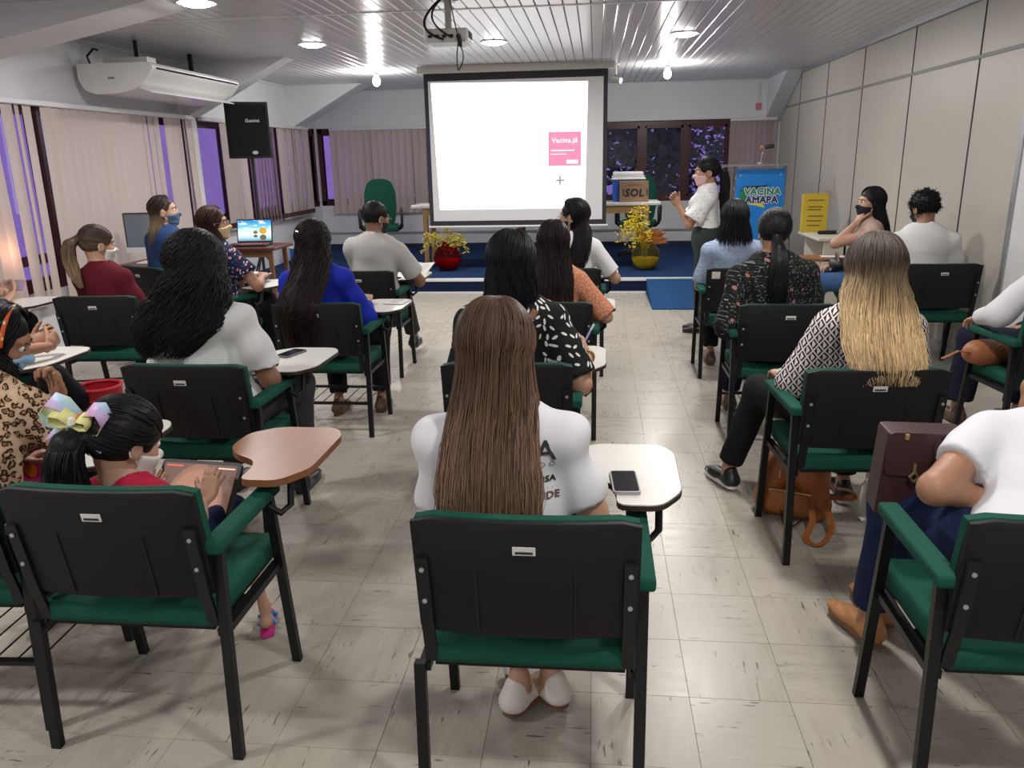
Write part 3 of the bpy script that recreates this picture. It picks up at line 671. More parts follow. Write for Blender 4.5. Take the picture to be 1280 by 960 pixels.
# cables on the floor by the window wall
for k, pts in enumerate(([(-4.4, 5.2, .008), (-3.9, 5.05, .008), (-3.5, 4.8, .008), (-3.2, 5.1, .008), (-2.8, 5.0, .008)], [(-4.4, 5.6, .008), (-4.0, 5.5, .008), (-3.6, 5.6, .008), (-3.0, 5.45, .008), (-2.6, 5.75, .008)], [(-4.3, 4.9, .008), (-3.9, 4.6, .008), (-3.7, 4.9, .008), (-3.3, 5.0, .008)])):
    P = [Vector(p) for p in pts]; sm = []
    for i in range(len(P) - 1):
        p0, p1, p2, p3 = P[max(i - 1, 0)], P[i], P[i + 1], P[min(i + 2, len(P) - 1)]
        for q in range(6):
            t = q / 6; sm.append(.5 * ((2 * p1) + (p2 - p0) * t + (2 * p0 - 5 * p1 + 4 * p2 - p3) * t * t + (3 * p1 - p0 - 3 * p2 + p3) * t ** 3))
    tag(MB().tube(sm + [P[-1]], .007, 6).obj('power_cable', M_blk, None, True), ('black power cable looping on the floor behind the maroon ponytail chair', 'long black power cable reaching towards the chair of the woman in navy floral', 'short black power cable on the floor nearest the window-side chairs')[k], 'cable', 'cables on the floor')
# red alarm button on the back wall
ab = thing('alarm_button', 'small red alarm button under a conduit on the back wall', 'alarm button', (2.50, YB, 2.30))
MB().bb((-.04, -.03, -.05), (.04, 0, .05), bev=.006).obj('case', mat('pale_red_plastic', (.55, .18, .20), .4), ab); MB().bb((-.012, -.015, .05), (.012, 0, .37)).obj('conduit', M_trimw, ab)
# trees outside the windows
def tree(x, y, h, r_, seed, lab):
    r = random.Random(seed); t = thing('tree', lab, 'tree', (x, y, 0), 0, 'trees outside the windows')
    MB().tube([(0, 0, 0), (.1, .05, h * .4), (0, 0, h * .75)], [.14, .11, .05], 8).obj('trunk', mat('tree_bark', (.08, .06, .04), .9), t, True)
    m = MB()
    for k in range(2200):
        a = r.uniform(0, 6.28); u = r.uniform(-1, 1); q = r.random() ** .4
        p = Vector((math.cos(a) * math.sqrt(1 - u * u), math.sin(a) * math.sqrt(1 - u * u), u * .9)) * q * r_ + Vector((0, 0, h * .62))
        d1 = Vector((r.uniform(-1, 1), r.uniform(-1, 1), r.uniform(-1, .3))).normalized(); d2 = d1.orthogonal().normalized(); L = r.uniform(.08, .17)
        m.add([p, p + d1 * L + d2 * L * .4, p + d1 * L * 2, p + d1 * L - d2 * L * .4], [(0, 1, 2, 3)])
    o = m.obj('foliage', mat('green_leaves', (.07, .12, .06), .6, var=.3, scale=3), t); o['kind'] = 'stuff'
tree(1.2, 16.6, 3.2, 1.6, 1, 'leafy tree outside the back window behind the presenter'); tree(-3.4, 17.2, 3.4, 1.5, 2, 'leafy tree outside the back wall behind the closed blind'); tree(5.0, 17.6, 3.0, 1.4, 4, 'leafy tree outside, beyond the narrow bunched blind')
# ------------------------------------------------------------------ lecture chairs
M_shell = mat('black_back_shell', (.007, .007, .008), .6, spec=.3, var=.2, bump=.08, bscale=250)
M_steel = mat('black_painted_steel', (.007, .007, .008), .42, spec=.35, var=.2)
M_board = mat('off_white_laminate', (.58, .57, .53), .35, var=.03)
M_bedge = mat('dark_board_edge', (.03, .02, .017), .5)
def wood_mat(name, a, b):
    t = NT(name).set(.35, spec=.5); co = t.vmath('MULTIPLY', t.coord(), (30, 4, 8)); t.base(t.mix(t.noise(co, 1., 4, .6), a, b)); return t.m
M_brown = wood_mat('brown_varnished_wood', (.17, .06, .025), (.26, .105, .045))
M_plate = mat('white_label_plate', (.62, .62, .60), .4, var=.02)
BW = .262
def blean(z): return .030 - (z - .50) * .17          # middle of the backrest in y at height z
def soft_box(lo, hi, bev, seg=3, crown=0., axis=2):
    m = MB(); m.bb(lo, hi, bev, seg); return m
def back_mesh(y0, y1, w, z0, z1, mats, bev):
    m = MB(); m.bb((-w, y0, z0), (w, y1, z1), bev, 2)
    m.v = [(x, y + blean(z) - .10 * (1 - (x / w) ** 2) * .18 + .012, z) for x, y, z in m.v]
    return m
SB = {}
def chair_meshes():
    S = SB
    m = MB()
    n = 10                                                # seat cushion with a crowned top and rounded front
    m.bb((-.248, .015, .398), (.248, .47, .462), .022, 3)
    S['seat'] = m.mesh('seat', M_green, True)
    S['seat_pan'] = MB().bb((-.235, .03, .388), (.235, .45, .40)).mesh('seat_pan', M_shell)
    # backrest: subdivided slab so it curves
    def slab(w, ya, yb, z0, z1, rc):
        m = MB(); nx = 12; out = rounded([(-w, z0), (w, z0), (w, z1), (-w, z1)], rc, 3)
        def cur(x, z): return blean(z) - .022 * (1 - (x / w) ** 2)
        # split outline into a grid for curvature
        xs = [-w + 2 * w * i / nx for i in range(nx + 1)]; zs = [z0, z0 + .012, z0 + (z1 - z0) / 2, z1 - .012, z1]
        def inset(x, z):
            ex = min(w - abs(x), .03); ez = min(z1 - z, z - z0, .03)
            return 0
        vid = {}
        v = []; f = []
        for side, yo in ((0, ya), (1, yb)):
            for k, z in enumerate(zs):
                for i, x in enumerate(xs):
                    edge = (i in (0, nx)) or (k in (0, len(zs) - 1))
                    xx = x; zz = z
                    if i in (0, nx) and k in (0, len(zs) - 1): xx = x * .965; zz = z + (.010 if k == 0 else -.010)
                    yy = yo + ((.006 if side == 0 else -.006) if edge else 0)
                    vid[(side, i, k)] = len(v); v.append((xx, cur(x, z) + yy, zz))
        for side in (0, 1):
            for k in range(len(zs) - 1):
                for i in range(nx):
                    q = (vid[side, i, k], vid[side, i + 1, k], vid[side, i + 1, k + 1], vid[side, i, k + 1]); f.append(q if side == 0 else q[::-1])
        per = [(i, 0) for i in range(nx)] + [(nx, k) for k in range(len(zs) - 1)] + [(i, len(zs) - 1) for i in range(nx, 0, -1)] + [(0, k) for k in range(len(zs) - 1, 0, -1)]
        for a, b in zip(per, per[1:] + per[:1]): f.append((vid[0, a[0], a[1]], vid[1, a[0], a[1]], vid[1, b[0], b[1]], vid[0, b[0], b[1]]))
        m.add(v, f); return m
    S['back_pad'] = slab(BW - .004, .004, .042, .505, .822, .04).mesh('backrest_pad', M_green, True)
    S['back_shell'] = slab(BW, -.022, .004, .50, .824, .04).mesh('back_shell', M_shell, True)
    for x in (-.115, .115):
        g = MB()
        z0, z1 = .515, .70; y0 = blean(z0) - .022 * (1 - (x / BW) ** 2) - .0235; y1 = blean(z1) - .022 * (1 - (x / BW) ** 2) - .0235
        g.bar((x, y0, z0), (x, y1, z1), .005, .004)
        S['shell_rib%d' % (x > 0)] = g.mesh('shell_rib', mat('matte_black_rib', (.004, .004, .004), .7))
    z = .755; y = blean(z) - .022 - .0235
    S['label_plate'] = MB().box((0, y, z), (.052, .002, .022), Matrix.Rotation(.17, 3, 'X')).mesh('label_plate', M_plate)
    S['label_print'] = MB().box((0, y - .0014, z - .004), (.04, .001, .006), Matrix.Rotation(.17, 3, 'X')).box((.0, y - .0006, z + .005), (.03, .001, .003), Matrix.Rotation(.17, 3, 'X')).mesh('label_print', M_ink)
    b = MB()
    for s in (-1, 1):
        b = MB(); xs = s * (BW - .022)
        pts = [(xs, .20, .392), (xs, .055, .392), (xs, .022, .41), (xs, .012, .46)] + [(xs, blean(z) - .031, z) for z in (.53, .62, .72)]
        for p, q in zip(pts[:-1], pts[1:]): b.bar(p, q, .03, .010, up=(0, 1, .2) if p[2] > .4 else (0, 0, 1))
        S['bracket%d' % s] = b.mesh('back_bracket', M_steel)
        for z in (.60, .69):
            bt = MB()
            bt.lathe([(.001, 0), (.006, 0), (.006, .004), (.001, .005)], 8); 
            bt.v = [(xs + x, blean(z) - .037 - zz, z + y) for x, y, zz in bt.v]; S['bolt%d%d' % (s, z > .65)] = bt.mesh('bolt', M_alu)
    for s in (-1, 1):
        x = s * .272
        for arm in (0, 1):
            zt = .635 if arm else .40
            S['leg_r%d%d' % (s, arm)] = MB().bar((x, 0, 0), (x, .035 * zt / .635, zt), .028, .022).mesh('leg', M_steel)
            S['leg_f%d%d' % (s, arm)] = MB().bar((x, .45, 0), (x, .45 - .085 * zt / .635, zt), .028, .022).mesh('leg', M_steel)
        S['side_rail%d' % s] = MB().bar((x * .96, .022, .385), (x * .96, .40, .385), .03, .022, up=(0, 0, 1)).mesh('side_rail', M_steel)
        S['arm%d' % s] = MB().bb((x - .028, -.01, .632), (x + .028, .40, .668), .012, 3).mesh('arm_pad', M_green, True)
    out = rounded([(.215, .30), (.335, .30), (.40, .40), (.405, .70), (.365, .77), (.16, .77), (.075, .70), (.07, .57), (.12, .50), (.20, .455), (.218, .39)], .035, 3)
    S['board_c'] = MB().prism(out, .692, .706, 'z').mesh('writing_board', M_bedge); 
    S['board_top'] = MB().prism([((x - .24) * .985 + .24, (y - .53) * .985 + .53) for x, y in out], .706, .709, 'z').mesh('board_top', M_board)
    S['board_brown'] = MB().prism(out, .690, .712, 'z').mesh('writing_board', M_brown)
    S['board_arm'] = MB().tube([(.275, .36, .60), (.31, .36, .58), (.335, .38, .60), (.335, .40, .69)], .011, 8).bar((.27, .34, .675), (.30, .62, .685), .03, .012, up=(0, 0, 1)).mesh('board_support', M_steel, True)
    for y in (.04, .40): S['rack_rail%d' % (y > .2)] = MB().bar((-.272, y + .0, .20), (.272, y, .20), .022, .014, up=(0, 0, 1)).mesh('rack_rail', M_steel)
    r = MB()
    for k in range(8): r.tube([(-.24 + k * .068, .04, .20), (-.24 + k * .068, .40, .20)], .003, 5)
    S['rack'] = r.mesh('book_rack', M_steel)
chair_meshes()
def lecture_chair(x, y, rz, label, arms='R', board=None, rack=False):
    c = thing('lecture_chair', label, 'chair', (x, y, 0), math.radians(rz), 'green and black lecture chairs')
    S = SB
    link('seat', S['seat'], c); link('seat_pan', S['seat_pan'], c)
    link('backrest_pad', S['back_pad'], c); sh = link('back_shell', S['back_shell'], c)
    link('shell_rib', S['shell_rib0'], sh); link('shell_rib', S['shell_rib1'], sh); pl = link('label_plate', S['label_plate'], sh)
    link('label_print', S['label_print'], sh)['kind'] = 'stuff'
    for s, k in ((-1, 'L'), (1, 'R')):
        a = 1 if k in arms else 0
        link('back_bracket', S['bracket%d' % s], c); link('bolt', S['bolt%d0' % s], c); link('bolt', S['bolt%d1' % s], c)
        link('leg', S['leg_r%d%d' % (s, a)], c); link('leg', S['leg_f%d%d' % (s, a)], c); link('side_rail', S['side_rail%d' % s], c)
        if a: link('arm_pad', S['arm%d' % s], c)
    if board:
        b = link('writing_board', S['board_brown' if board == 'brown' else 'board_c'], c)
        if board != 'brown': link('board_top', S['board_top'], b)
        link('board_support', S['board_arm'], c)
    if rack: link('book_rack', S['rack'], c)['kind'] = 'stuff'; link('rack_rail', S['rack_rail0'], c); link('rack_rail', S['rack_rail1'], c)
    return c
CH = {}
for k, x, y, rz, arms, board, rack, lab in (
    ('A', -.152, 1.64, 0, 'R', 'white', 0, 'lecture chair of the woman with long straight brown hair, phone on its board'),
    ('B', -1.25, 1.745, 0, 'R', 'brown', 0, 'lecture chair with a brown wooden writing board, used by the girl with a bow'),
    ('P1', -1.86, 1.80, 3, 'R', 'white', 1, 'lecture chair of the woman in leopard print with a wire book rack'),
    ('C', -1.66, 2.96, -1, 'R', 'white', 0, 'lecture chair of the curly-haired woman in a white tee'),
    ('D', -1.60, 4.37, 0, 'R', 'white', 1, 'lecture chair with a wire book rack under the woman in royal blue'),
    ('E', -1.735, 5.70, 0, 'R', 'white', 0, 'lecture chair of the man in a grey tee with an open booklet'),
    ('Q', -3.12, 4.62, 3, 'R', None, 0, 'lecture chair of the woman in maroon with a ponytail'),
    ('F', -.345, 3.02, 0, 'R', 'white', 0, 'lecture chair of the woman in the black top with white leaf print'),
    ('G', -.27, 4.38, 0, 'R', 'white', 0, 'lecture chair of the woman in the orange printed top'),
    ('H', -.215, 5.78, 0, 'R', 'white', 0, 'lecture chair of the woman in white who turns her head aside'),
    ('I', 1.055, 5.75, 0, 'L', None, 0, 'lecture chair with a paper stuck on its back under the woman in pale blue'),
    ('J', 1.04, 4.31, 0, 'L', None, 1, 'lecture chair of the woman in the black floral top'),
    ('K', 1.05, 2.97, 3, 'L', None, 0, 'lecture chair of the blonde woman, backpack beneath it'),
    ('L', 2.46, 5.90, 0, '', None, 0, 'armless lecture chair of the man in a white shirt by the partition'),
    ('M', 2.48, 4.42, 48, 'L', None, 0, 'lecture chair turned towards the middle, brown bag on its seat'),
    ('N', 1.085, 1.70, 0, 'L', None, 0, 'lecture chair of the woman in a white tee with the maroon handbag'),
    ('P17', 2.52, 6.88, 80, 'R', 'brown', 0, 'lecture chair turned sideways under the woman in a black mask'),
    ('P6', -2.95, 5.42, -22, 'R', 'white', 0, 'lecture chair of the woman in navy floral, turned towards the screen'),
    ('S1', -2.95, 2.95, 0, 'R', 'white', 0, 'lecture chair of the person with clasped hands by the window blinds'),
    ('S2', -4.16, 4.50, 0, 'R', 'white', 0, 'lecture chair of the person with a pink phone by the window blinds')):
    CH[k] = lecture_chair(x, y, rz, lab, arms, board, rack)
# stuck paper note on the back of chair I
MB().box((-.19, blean(.775) - .022 * (1 - (.19 / BW) ** 2) - .0235, .775), (.075, .0015, .05), Matrix.Rotation(.17, 3, 'X')).obj('paper_note', M_plate, CH['I'])
# ------------------------------------------------------------------ people: smooth implicit bodies meshed with surface nets
def V3(*a): return np.array(a if len(a) == 3 else a[0], float)
def unit(v): v = np.asarray(v, float); return v / (np.linalg.norm(v) + 1e-9)
def cone(a, b, ra, rb, k=.03, flat=None, clip=None):
    """capsule with two radii; flat=(n, q): squashed to q along n; clip=(p, n): cut away beyond p along n"""
    a = V3(a); b = V3(b); ab = b - a; L2 = ab @ ab + 1e-12; R = max(ra, rb)
    def fn(X, Y, Z):
        px, py, pz = X - a[0], Y - a[1], Z - a[2]
        t = np.clip((px * ab[0] + py * ab[1] + pz * ab[2]) / L2, 0, 1)
        qx, qy, qz = px - t * ab[0], py - t * ab[1], pz - t * ab[2]
        d2 = qx * qx + qy * qy + qz * qz
        if flat is not None:
            n = unit(flat[0]); c = qx * n[0] + qy * n[1] + qz * n[2]; d2 = d2 + c * c * (1 / flat[1] ** 2 - 1)
        d = np.sqrt(d2) - (ra + (rb - ra) * t)
        if flat is not None: d = d * (flat[1] + 1) / 2
        if clip is not None:
            p, n = V3(clip[0]), unit(clip[1]); d = np.maximum(d, (X - p[0]) * n[0] + (Y - p[1]) * n[1] + (Z - p[2]) * n[2])
        return d
    return (fn, np.minimum(a, b) - R, np.maximum(a, b) + R, k, 'u')
def ell(c, r, k=.03, R=None, op='u'):
    c = V3(c); r = V3(r); R = np.eye(3) if R is None else R; m = r.max()
    def fn(X, Y, Z):
        p = (X - c[0], Y - c[1], Z - c[2]); s = 0
        for i in range(3):
            q = (p[0] * R[0, i] + p[1] * R[1, i] + p[2] * R[2, i]) / r[i]; s = s + q * q
        return (np.sqrt(s) - 1) * r.min()
    return (fn, c - m, c + m, k, op)
def mesh_sdf(prims, h, clips=(), noise=None, smooth=1, cuts=()):
    lo = np.min([p[1] for p in prims if p[4] == 'u'], 0) - .03; hi = np.max([p[2] for p in prims if p[4] == 'u'], 0) + .03
    n = np.ceil((hi - lo) / h).astype(int) + 1
    ax = [lo[i] + h * np.arange(n[i]) for i in range(3)]
    D = np.full(n, .5, np.float32)
    def sl(p, mg):
        s = []
        for i in range(3):
            a = int(max(0, math.floor((p[1][i] - mg - lo[i]) / h))); b = int(min(n[i], math.ceil((p[2][i] + mg - lo[i]) / h) + 1)); s.append(slice(a, max(b, a)))
        return tuple(s)
    def ev(p, s): return p[0](ax[0][s[0]][:, None, None], ax[1][s[1]][None, :, None], ax[2][s[2]][None, None, :]).astype(np.float32)
    for p in list(prims) + list(cuts):
        k = max(p[3], 1e-4); s = sl(p, k + .02)
        if any(q.stop <= q.start for q in s): continue
        A = D[s]; B = ev(p, s)
        if p[4] == 'u':
            hh = np.clip(.5 + .5 * (B - A) / k, 0, 1); D[s] = A * hh + B * (1 - hh) - k * hh * (1 - hh)
            D[s] = np.minimum(D[s], .5)
        else:
            B = -B; hh = np.clip(.5 - .5 * (B - A) / k, 0, 1); D[s] = A * hh + B * (1 - hh) + k * hh * (1 - hh)
    X, Y, Z = ax[0][:, None, None], ax[1][None, :, None], ax[2][None, None, :]
    if noise is not None: D += noise(X, Y, Z).astype(np.float32)
    for p, nn in clips:
        p = V3(p); nn = unit(nn); D = np.maximum(D, ((X - p[0]) * nn[0] + (Y - p[1]) * nn[1] + (Z - p[2]) * nn[2]).astype(np.float32))
    S = D < 0
    c = np.zeros(n - 1, np.int8)
    for i in (0, 1):
        for j in (0, 1):
            for k in (0, 1): c += S[i:n[0] - 1 + i, j:n[1] - 1 + j, k:n[2] - 1 + k]
    act = (c > 0) & (c < 8)
    I, J, K = np.nonzero(act)
    if len(I) == 0: return np.zeros((0, 3)), np.zeros((0, 4), int)
    idx = np.full(n - 1, -1, np.int32); idx[act] = np.arange(len(I))
    acc = np.zeros((len(I), 3)); cnt = np.zeros(len(I))
    cor = [(i, j, k) for i in (0, 1) for j in (0, 1) for k in (0, 1)]
    val = {q: D[I + q[0], J + q[1], K + q[2]] for q in cor}
    for q in cor:
        for a in range(3):
            if q[a] == 0:
                q2 = list(q); q2[a] = 1; q2 = tuple(q2); d0, d1 = val[q], val[q2]; m = (d0 < 0) != (d1 < 0)
                t = np.where(m, d0 / np.where(m, d0 - d1, 1), 0)
                pt = np.tile(np.array(q, float), (len(I), 1)); pt[:, a] += t; acc[m] += pt[m]; cnt[m] += 1
    P = (np.stack([I, J, K], 1) + acc / cnt[:, None]) * h + lo
    F = []
    for a in range(3):
        b, c_ = (a + 1) % 3, (a + 2) % 3
        s0 = [slice(None)] * 3; s1 = [slice(None)] * 3; s0[a] = slice(0, -1); s1[a] = slice(1, None)
        A, B = S[tuple(s0)], S[tuple(s1)]; ch = A != B
        for ax_ in (b, c_):
            e = [slice(None)] * 3; e[ax_] = slice(0, 1); ch[tuple(e)] = False; e[ax_] = slice(-1, None); ch[tuple(e)] = False
        G = np.nonzero(ch); G = np.stack(G, 1)
        if not len(G): continue
        def cell(db, dc):
            q = G.copy(); q[:, b] += db; q[:, c_] += dc; return idx[q[:, 0], q[:, 1], q[:, 2]]
        Q = np.stack([cell(-1, -1), cell(0, -1), cell(0, 0), cell(-1, 0)], 1); fl_ = ~A[tuple(G.T)]
        Q[fl_] = Q[fl_][:, ::-1]; F.append(Q)
    F = np.concatenate(F); F = F[(F >= 0).all(1)]
    for _ in range(smooth):
        sm = np.zeros_like(P); ct = np.zeros(len(P))
        for a in range(4):
            np.add.at(sm, F[:, a], P[F[:, (a + 1) % 4]]); np.add.at(ct, F[:, a], 1)
            np.add.at(sm, F[:, (a + 1) % 4], P[F[:, a]]); np.add.at(ct, F[:, (a + 1) % 4], 1)
        P = P * .5 + .5 * sm / np.maximum(ct, 1)[:, None]
    return P, F
def np_mesh(name, P, F, mats, smooth=True, col=None, mi=None):
    me = bpy.data.meshes.new(name); n = len(P); m = len(F); w = F.shape[1]
    me.vertices.add(n); me.vertices.foreach_set('co', np.asarray(P, np.float32).ravel())
    me.loops.add(m * w); me.loops.foreach_set('vertex_index', np.asarray(F, np.int32).ravel())
    me.polygons.add(m); me.polygons.foreach_set('loop_start', np.arange(0, m * w, w, dtype=np.int32))
    me.polygons.foreach_set('use_smooth', np.full(m, smooth))
    for x in (mats if isinstance(mats, (list, tuple)) else [mats]): me.materials.append(x)
    if mi is not None: me.polygons.foreach_set('material_index', np.asarray(mi, np.int32))
    if col is not None:
        at = me.color_attributes.new('tint', 'FLOAT_COLOR', 'POINT'); at.data.foreach_set('color', np.asarray(col, np.float32).ravel())
    me.update(calc_edges=True); me.validate(); return me
def join(*pf):
    P, F, o = [], [], 0
    for p, f in pf:
        if len(p) == 0: continue
        P.append(p); F.append(f + o); o += len(p)
    return np.concatenate(P), np.concatenate(F)
def rotm(yaw, pitch=0, roll=0):
    y, p, r = [math.radians(a) for a in (yaw, pitch, roll)]
    return np.array(Matrix.Rotation(y, 3, 'Z') @ Matrix.Rotation(p, 3, 'X') @ Matrix.Rotation(r, 3, 'Y'))
def ik(a, t, l1, l2, pole):
    d = t - a; L = min(np.linalg.norm(d), .995 * (l1 + l2)); dn = unit(d); t = a + dn * L
    x = (l1 * l1 - l2 * l2 + L * L) / (2 * L); hh = math.sqrt(max(l1 * l1 - x * x, 0)); p = unit(pole - (pole @ dn) * dn)
    return a + dn * x + p * hh, t
def hand_prims(w, d, n, side, curl=.5, s=1., spread=.12, thumb=.6):
    """w wrist, d direction of the fingers, n palm normal (palm side), side -1 left / +1 right; returns prims"""
    d = unit(d); n = unit(n - (n @ d) * d); lat = np.cross(d, n) * side; lat = unit(lat)   # lat points to the thumb side
    P = [cone(w - d * .02 * s, w + d * .03 * s, .024 * s, .03 * s, .015, (n, .62)), cone(w + d * .03 * s - lat * .012 * s, w + d * .078 * s - lat * .014 * s, .026 * s, .024 * s, .015, (n, .5)),
         cone(w + d * .03 * s + lat * .012 * s, w + d * .08 * s + lat * .016 * s, .026 * s, .024 * s, .012, (n, .5))]
    for i, (o, L) in enumerate(((.030, .9), (.011, 1.0), (-.009, .95), (-.028, .75))):
        p = w + d * (.086 - .004 * abs(i - 1)) * s + lat * o * s; a = spread * (1.2 - i) * .8; dd = unit(d * math.cos(a) + lat * math.sin(a)); nn = n
        for j, (l, r0, r1) in enumerate(((.040, .0092, .0085), (.026, .0085, .0078), (.021, .0078, .0066))):
            ang = curl * (.55 if j == 0 else 1.0); dd, nn = unit(dd * math.cos(ang) + nn * math.sin(ang)), unit(nn * math.cos(ang) - dd * math.sin(ang))
            q = p + dd * l * L * s; P.append(cone(p, q, r0 * s, r1 * s, .004)); p = q
    p = w + d * .022 * s + lat * .026 * s; dd = unit(d * math.cos(thumb) + lat * math.sin(thumb) + n * .35)
    for l, r0, r1 in ((.034, .0125, .0105), (.028, .0105, .0095), (.024, .0095, .0075)):
        q = p + dd * l * s; P.append(cone(p, q, r0 * s, r1 * s, .006)); p = q; dd = unit(dd * .9 + d * .25 + n * .15 * curl)
    return P
SK = {'light': mat('light_brown_skin', (.42, .235, .16), .5, var=.05), 'tan': mat('tan_skin', (.33, .165, .10), .5, var=.05), 'brown': mat('brown_skin', (.24, .115, .07), .5, var=.06), 'fair': mat('fair_skin', (.50, .30, .215), .5, var=.04)}
def hair_mat():
    t = NT('hair_strands').set(.45, spec=.22)
    a = t.n('ShaderNodeAttribute', attribute_name='tint'); nz = t.noise(t.vmath('MULTIPLY', t.coord(), (160, 160, 9)), 1., 3)
    c = t.vmath('SCALE', a.outputs['Color']); t.l(t.math('MULTIPLY_ADD', nz, .9, .55), c.node.inputs['Scale']); t.base(c); t.bump(nz, .35, .004); return t.m
M_hair = hair_mat()
M_eyew = mat('eye_white', (.7, .68, .65), .2, var=.01); M_iris = mat('dark_iris', (.02, .01, .008), .1)
def lock_mesh(paths, rad, cols, ns=3):
    """paths (n,m,3), rad (n,m), cols (n,m,3) -> verts, quads, colours"""
    n, m, _ = paths.shape
    T = np.gradient(paths, axis=1); T /= np.linalg.norm(T, axis=2, keepdims=True) + 1e-9
    k3 = max(1, m // 3); ref = np.cross(paths[:, k3] - paths[:, 0], paths[:, -1] - paths[:, k3]) + np.array([3e-5, 2e-5, 1e-5]); ref = (ref / (np.linalg.norm(ref, axis=1, keepdims=True) + 1e-12))[:, None, :]; U = np.cross(T, ref); U /= np.linalg.norm(U, axis=2, keepdims=True) + 1e-9; W = np.cross(T, U)
    ang = np.arange(ns) * 2 * math.pi / ns
    P = paths[:, :, None, :] + rad[:, :, None, None] * (U[:, :, None, :] * np.cos(ang)[None, None, :, None] + W[:, :, None, :] * np.sin(ang)[None, None, :, None])
    id_ = np.arange(n * m * ns).reshape(n, m, ns); nx = np.roll(id_, -1, 2)
    F = np.stack([id_[:, :-1], nx[:, :-1], nx[:, 1:], id_[:, 1:]], -1).reshape(-1, 4)
    C = np.repeat(cols[:, :, None, :], ns, 2).reshape(-1, 3)
    return P.reshape(-1, 3), F, C
def catmull(K, m):
    """K (n,k,3) -> (n,m,3)"""
    n, k, _ = K.shape; t = np.linspace(0, k - 1.0001, m); i = t.astype(int); u = (t - i)[None, :, None]
    g = lambda j: K[:, np.clip(j, 0, k - 1)]
    p0, p1, p2, p3 = g(i - 1), g(i), g(i + 1), g(i + 2)
    return .5 * (2 * p1 + (p2 - p0) * u + (2 * p0 - 5 * p1 + 4 * p2 - p3) * u ** 2 + (3 * p1 - p0 - 3 * p2 + p3) * u ** 3)
SKC = V3(0, -.012, .030); SKR = V3(.076, .097, .090)
